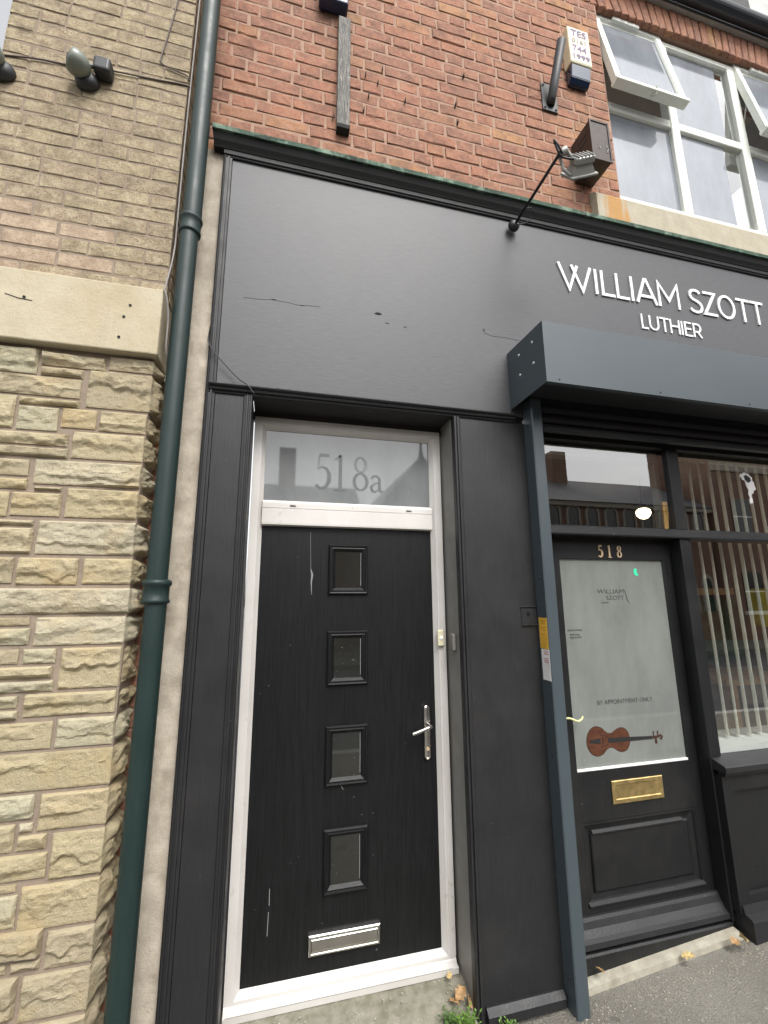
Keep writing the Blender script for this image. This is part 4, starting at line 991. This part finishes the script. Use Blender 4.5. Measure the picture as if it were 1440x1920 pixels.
obj('flex', TU(smoothpts([(1.38, -.50, 4.05), (1.345, -.51, 4.09), (1.335, -.50, 4.12), (1.375, -.49, 4.05), (1.42, -.50, 4.03), (1.47, -.50, 4.04)], 6), .0055, 6), 'matt_black', fl, smooth=True)
hm_ = Matrix.Translation((1.500, -.490, 4.035)) @ Vector((0, 0, -1)).rotation_difference(Vector((.30, .85, -.46))).to_matrix().to_4x4()
def part(bm, name, m):
    bmesh.ops.transform(bm, matrix=hm_, verts=bm.verts); return obj(name, bm, m, fl)
part(BX(-.080, .080, -.055, .060, -.052, -.040, bev=.003), 'flange', 'lamp_grey')
bm = bmesh.new()
A = [(-.066, -.044, -.040), (.066, -.044, -.040), (.066, .046, -.040), (-.066, .046, -.040)]; B = [(-.045, -.028, .0), (.045, -.028, .0), (.045, .030, .0), (-.045, .030, .0)]
va = [bm.verts.new(p) for p in A]; vb = [bm.verts.new(p) for p in B]; bm.faces.new(va[::-1]); bm.faces.new(vb)
for i in range(4): bm.faces.new((va[i], va[(i+1) % 4], vb[(i+1) % 4], vb[i]))
part(bm, 'reflector_housing', 'lamp_grey')
part(BX(-.055, .055, -.036, .038, .001, .034, bev=.008, seg=2), 'gear_box', 'lamp_grey')
for i in range(5): part(BX(-.046+i*.021, -.042+i*.021, -.034, .036, .0345, .041), 'fin', 'lamp_grey')
part(BX(-.070, .070, -.046, .050, -.0545, -.0525), 'glass_front', 'dark_glass')
obj('bracket', TU([(1.395, -.500, 4.085), (1.44, -.49, 4.055), (1.47, -.49, 4.03)], .010, 8), 'lamp_grey', fl)
obj('bracket', TU([(1.385, -.47, 4.06), (1.41, -.46, 4.0), (1.45, -.46, 3.975)], .008, 8), 'lamp_grey', fl)

# yellow cord hanging through the door edge
tag(obj('cord', TU(smoothpts([(1.535, .098, 1.147), (1.56, .085, 1.150), (1.59, .080, 1.138), (1.61, .082, 1.134), (1.632, .085, 1.142), (1.640, .085, 1.156)], 5), [.008]*6+[.005]*8+[.004]*12 if False else .0055, 6), 'cord', smooth=True), 'short pale yellow cord poking out at the left edge of shop door 518', 'cord')

# ------------------------------------------------------------------ inside the shop
bm = bmesh.new()
box(bm, 1.43, 5.6, 4.2, 4.22, 0, 2.9); box(bm, 1.405, 1.425, .31, 4.2, 0, 2.9); box(bm, 5.6, 5.62, .2, 4.2, 0, 2.9); box(bm, 1.43, 5.6, .17, 4.2, 2.88, 2.9)
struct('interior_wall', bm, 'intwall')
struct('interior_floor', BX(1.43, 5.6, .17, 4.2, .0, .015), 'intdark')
bm = bmesh.new(); box(bm, 2.40, 2.50, .16, .20, 2.183, 2.72); box(bm, 1.43, 2.5, .14, .22, 2.64, 2.74)
tag(obj('interior_lining', bm, 'plaster'), 'off-white inner lining boards seen through the toplight of the shop', 'lining')
vb_ = thing('vertical_blind', 'white vertical blind with narrow turned slats behind the display window', 'blind')
obj('headrail', BX(2.50, XE2-.1, .15, .26, 2.705, 2.76, bev=.004), 'blind', vb_)
bm = bmesh.new(); box(bm, -.001, .001, -.044, .044, 0, 1.755)
me = bpy.data.meshes.new('slat'); bm.to_mesh(me); bm.free(); me.materials.append(M['blind'])
for i in range(34):
    o = bpy.data.objects.new('slat', me); COL.objects.link(o); o.parent = vb_
    o.location = (2.565+i*.0865, .205, .945); o.rotation_euler = (0, 0, R(-62 + random.uniform(-5, 5)) if False else R(-42.5+random.uniform(-2.5, 2.5)))
window_board = tag(obj('window_board', BX(2.49, XE2, .072, .34, .9055, .936), 'white_letter'), 'bright white window board below the vertical blind', 'window board')
lt = thing('pendant_lamp', 'glowing bare globe lamp hanging on a dark cord inside the shop', 'lamp')
lc = Vector((3.30, 1.40+.0, 2.50)); d_ = Vector((3.52, 3.5, .79))   # ray of the bulb
lc = C0 + Vector((3.52, 3.5, 2.60-1.77))*.94
obj('globe', lathe(bmesh.new(), [(.002, -.062), (.034, -.052), (.056, -.026), (.062, 0), (.055, .022), (.034, .036), (.02, .04)], 20, lc), 'glow', lt, smooth=True)
obj('shade_collar', lathe(bmesh.new(), [(.045, .036), (.040, .06), (.020, .09), (.016, .14)], 16, lc), 'matt_black', lt, smooth=True)
obj('flex', TU([lc+Vector((0, 0, .13)), Vector((lc.x, lc.y, 2.885))], .005, 6), 'matt_black', lt)
ld = bpy.data.lights.new('pendant_bulb', 'POINT'); ld.energy = 1.5; ld.color = (1, .86, .68); ld.shadow_soft_size = .06
lo = bpy.data.objects.new('pendant_bulb', ld); COL.objects.link(lo); lo.location = lc - Vector((0, 0, .12)); lo.parent = lt
wb = thing('workbench', 'wooden workbench behind the slatted blind with tools laid on it', 'bench')
obj('bench_top', BX(3.70, 5.5, .95, 1.50, 1.05, 1.10, bev=.004), 'wood_bench', wb)
for x in (3.78, 5.40):
    for y in (1.0, 1.42): obj('leg', BX(x-.035, x+.035, y-.035, y+.035, .015, 1.0495), 'wood_bench', wb)
obj('drawer', BX(3.85, 4.4, .96, 1.45, .90, 1.0495), 'intdark', wb)
gc = thing('green_coat', 'dark green coat hanging in folds behind the left slats of the blind', 'coat')
bm = bmesh.new(); n = 26; V = []
for i in range(n+1):
    u = i/n; V.append([bm.verts.new((3.50 + u*.75 + .02*math.sin(j*1.7), 1.18 + .05*math.sin(u*21+j*.4), 1.20 + j*.08)) for j in range(8)])
for a, b in zip(V, V[1:]):
    for j in range(7): bm.faces.new((a[j], b[j], b[j+1], a[j+1]))
r_ = bmesh.ops.solidify(bm, geom=list(bm.faces), thickness=.02); obj('coat_body', bm, 'cloth_green', gc, smooth=True)
obj('hook_rail', BX(3.4, 4.3, 1.24, 1.28, 1.80, 1.86), 'wood_bench', gc)
yb_ = thing('yellow_violin_case', 'yellow case standing on the workbench at the right edge of the picture', 'case')
bm = BX(4.44, 4.80, 1.1, 1.25, 1.50, 1.86, bev=.05, seg=3); obj('case_shell', bm, 'cloth_yellow', yb_)
obj('case_handle', TU(smoothpts([(4.56, 1.16, 1.86), (4.58, 1.16, 1.90), (4.66, 1.16, 1.90), (4.68, 1.16, 1.86)], 4), .01, 6), 'matt_black', yb_)
obj('case_stand', BX(4.50, 4.74, 1.11, 1.24, 1.101, 1.505), 'intdark', yb_)
rb_ = thing('red_cabinet', 'dark red cabinet low down behind the blind', 'cabinet')
obj('carcass', BX(2.62, 3.2, .75, 1.2, .015, 1.05, bev=.01), 'cloth_red', rb_); obj('cabinet_top', BX(2.60, 3.22, .73, 1.22, 1.051, 1.08), 'wood_bench', rb_)
wk = thing('wooden_rule', 'short orange wooden stick leaning inside the toplight beside the lamp', 'stick')
obj('stick_body', PR([(2.345, 2.185), (2.375, 2.185), (2.398, 2.365), (2.352, 2.365)], 'y', .085, .10), 'wood_orange', wk)

# ------------------------------------------------------------------ leaves, weeds
def leafmesh(sz, seed_, curl=.35):
    rn = random.Random(seed_); bm = bmesh.new(); n = 8; L_ = []
    for i in range(n+1):
        t_ = i/n; w = math.sin(math.pi*min(t_*1.05, 1))**.8 * .34*(1 + .35*math.sin(t_*20+seed_)); zc = curl*math.sin(t_*2.6)*.35
        L_.append([bm.verts.new((sz*(t_-.5), sz*s_*w, sz*(zc + abs(s_)*.16*curl*2 + rn.uniform(-.03, .03)))) for s_ in (-1, -.4, 0, .4, 1)])
    for a, b in zip(L_, L_[1:]):
        for j in range(4): bm.faces.new((a[j], b[j], b[j+1], a[j+1]))
    return bm
LV = [(.872, .045, .085, .080, 'leaf_brown', 'curled orange-brown dry leaf in the corner of the doorstep, upper of the heap', (.5, -.3, .4)),
      (.838, .030, .068, .070, 'leaf_brown', 'broad tan dry leaf lying at the left of the doorstep corner heap', (.2, .3, 2.1)),
      (.893, .015, .072, .075, 'leaf_brown', 'upright brown dry leaf leaning on the pilaster foot', (1.1, .2, 1.2)),
      (.850, .120, .105, .042, 'leaf_yellow', 'small yellow leaf beside the right end of the white door sill', (.7, 0, .6)),
      (1.555, .01, .072, .055, 'leaf_brown', 'brown crumpled leaf at the left end of the pale threshold stone', (.4, .2, 1.8)),
      (2.02, -.035, .075, .075, 'leaf_yellow', 'tan leaf lying across the middle of the pale threshold stone', (.2, -.2, -.6)),
      (2.33, -.06, .115, .085, 'leaf_yellow', 'large yellow leaf standing against the plinth corner right of the shop door', (1.0, .3, 1.3)),
      (2.29, -.05, .100, .070, 'leaf_brown', 'pinkish brown leaf at the right end of the threshold stone', (.3, .1, .2))]
for k, (x, y, z, sz, m, lb, rot) in enumerate(LV):
    o = tag(obj('dry_leaf', leafmesh(sz*.82, k+1), m), lb, 'leaf'); o.location = (x, y, z); o.rotation_euler = rot
def weed(x, y, z, n, h, spread, label, m='weed', seed_=1):
    rn = random.Random(seed_); w_ = thing('weed', label, 'plant')
    bl_ = bmesh.new(); st_ = bmesh.new()
    for i in range(n):
        a = rn.uniform(0, 6.283); rr = rn.uniform(.1, 1)*spread; hh = h*rn.uniform(.5, 1)
        p0 = Vector((x + rn.uniform(-.3, .3)*spread, y + rn.uniform(-.3, .3)*spread, z)); p1 = p0 + Vector((math.cos(a)*rr, math.sin(a)*rr*.6, hh))
        tube(st_, [p0, (p0+p1)/2 + Vector((0, 0, hh*.1)), p1], .0012, 4)
        for q in range(4):
            c = p0.lerp(p1, .35+.65*q/3); aa = rn.uniform(0, 6.283); d = Vector((math.cos(aa), math.sin(aa), rn.uniform(.1, .8)))*rn.uniform(.010, .018); s_ = Vector((-math.sin(aa), math.cos(aa), 0))*.004
            v = [bl_.verts.new(c), bl_.verts.new(c + d*.5 + s_), bl_.verts.new(c + d), bl_.verts.new(c + d*.5 - s_)]; bl_.faces.new(v)
    obj('foliage', bl_, m, w_); obj('stem', st_, m, w_)
weed(.865, -.030, .005, 46, .075, .055, 'bright green weed growing beside the dry leaves at the foot of the pilaster', seed_=3)
weed(.800, -.010, .02, 26, .050, .050, 'small dark green weed on the doorstep left of the leaf heap', 'moss_dark', 5)
weed(1.045, -.065, -.028, 30, .060, .050, 'small tuft of bright green weed against the pilaster skirting', seed_=8)

gr = bmesh.new(); rg = random.Random(5)
for i in range(900):
    x = rg.uniform(-.4, 2.6); y = -.06 - abs(rg.gauss(0, .05)) if rg.random() < .6 else rg.uniform(-.55, -.03)
    if x < .92 and x > -.13 and rg.random() < .5: y = rg.uniform(-.05, .12)
    zz = gz(x) + y*.012
    if -.13 < x < .92 and y > -.075: zz = .022 + (y+.005)*.6
    r_ = rg.uniform(.0012, .0042)
    m_ = Matrix.Translation((x, y, zz+r_*.4)) @ Matrix.Rotation(rg.uniform(0, 6), 4, 'Z') @ Matrix.Diagonal((r_*rg.uniform(.8, 1.6), r_, r_*.7, 1))
    bmesh.ops.create_icosphere(gr, subdivisions=1, radius=1, matrix=m_)
o = finish('grit', gr, 'threshold'); o['kind'] = 'stuff'; o['label'] = 'loose pale grit scattered along the foot of the shopfront'

# ------------------------------------------------------------------ opposite side of the street (seen in the glass)
ob = thing('opposite_terrace', 'red brick terrace with arched windows, seen only as a reflection in the shop toplight', 'building')
obj('wall', BX(7.9, 19.4, -20, -13.5, -.2, 5.78), 'far_brick', ob)
obj('string_course', BX(7.85, 19.45, -13.5, -13.40, 4.62, 4.74), 'far_stone', ob)
obj('eaves', BX(7.85, 19.45, -13.5, -13.30, 5.60, 5.80), 'far_stone', ob)
obj('roof', PR([(-13.2, 5.80), (-16.6, 7.7), (-20.3, 5.8)], 'x', 7.8, 19.5), 'slate', ob)
obj('chimney', BX(13.2, 14.0, -17, -16, 6.5, 9.0), 'far_brick', ob)
bm = bmesh.new(); poly(bm, [(-.26, 0), (.26, 0), (.26, .55)] + arc(0, .55, .26, .26, 0, 180, 8)[1:-1] + [(-.26, .55)], -.02, .02)
wme = bpy.data.meshes.new('window'); bm.to_mesh(wme); bm.free(); wme.materials.append(M['dark_glass'])
bm = bmesh.new(); ribbon(bm, [(-.30, 0), (-.30, .55)] + arc(0, .55, .30, .30, 180, 0, 10)[1:-1] + [(.30, .55), (.30, 0)], .09, -.04, .06)
fme = bpy.data.meshes.new('window_surround'); bm.to_mesh(fme); bm.free(); fme.materials.append(M['far_stone'])
for i in range(12):
    for zz in (4.80, 1.2):
        for me_ in (wme, fme):
            o = bpy.data.objects.new(me_.name, me_); COL.objects.link(o); o.parent = ob; o.location = (8.4+i*.94, -13.47, zz); o.scale = (1, 1, 1 if zz > 3 else 1.8)
ch = thing('opposite_gabled_hall', 'steep slate gable with finial, seen only as a reflection in glass', 'building')
obj('wall', BX(3.8, 7.7, -24, -14, -.2, 5.0), 'far_brick', ch)
obj('roof', PR([(3.6, 4.95), (5.75, 7.6), (7.85, 4.95)], 'y', -24.3, -13.8), 'slate', ch)
obj('finial', lathe(bmesh.new(), [(.12, 0), (.07, .3), (.02, 1.1)], 8, (5.75, -13.95, 7.5)), 'slate', ch)
c2 = thing('opposite_low_house', 'low brick house with slate roof and chimney, seen only as a reflection in glass', 'building')
obj('wall', BX(-9, 3.4, -22, -14.2, -.2, 4.4), 'far_brick', c2); obj('roof', PR([(-14, 4.4), (-16.5, 6.7), (-22.2, 4.4)], 'x', -9.2, 3.5), 'slate', c2)
obj('chimney', BX(.1, .8, -16.9, -16.2, 5.5, 8.3), 'far_brick', c2)
c3 = thing('opposite_tall_building', 'tall brick building with white window sills, seen only as a reflection in the display window', 'building')
obj('wall', BX(19.6, 50, -16.6, -13.2, -.2, 12.5), 'far_brick', c3)
obj('string_course', BX(19.55, 50, -13.2, -13.08, 7.6, 8.0), 'far_stone', c3)
me1 = BX(-.55, .55, -.03, .03, 0, 1.7); m1 = bpy.data.meshes.new('window'); me1.to_mesh(m1); me1.free(); m1.materials.append(M['dark_glass'])
me2 = BX(-.7, .7, -.03, .12, -.16, 0); m2 = bpy.data.meshes.new('window_sill'); me2.to_mesh(m2); me2.free(); m2.materials.append(M['white_letter'])
me3 = BX(-.55, .55, .031, .06, .82, .88); m3 = bpy.data.meshes.new('window_bar'); me3.to_mesh(m3); me3.free(); m3.materials.append(M['white_letter'])
for i in range(10):
    for zz in (1.2, 4.6, 8.6):
        for me_ in (m1, m2, m3):
            o = bpy.data.objects.new(me_.name, me_); COL.objects.link(o); o.parent = c3; o.location = (21+i*2.6, -13.19, zz)
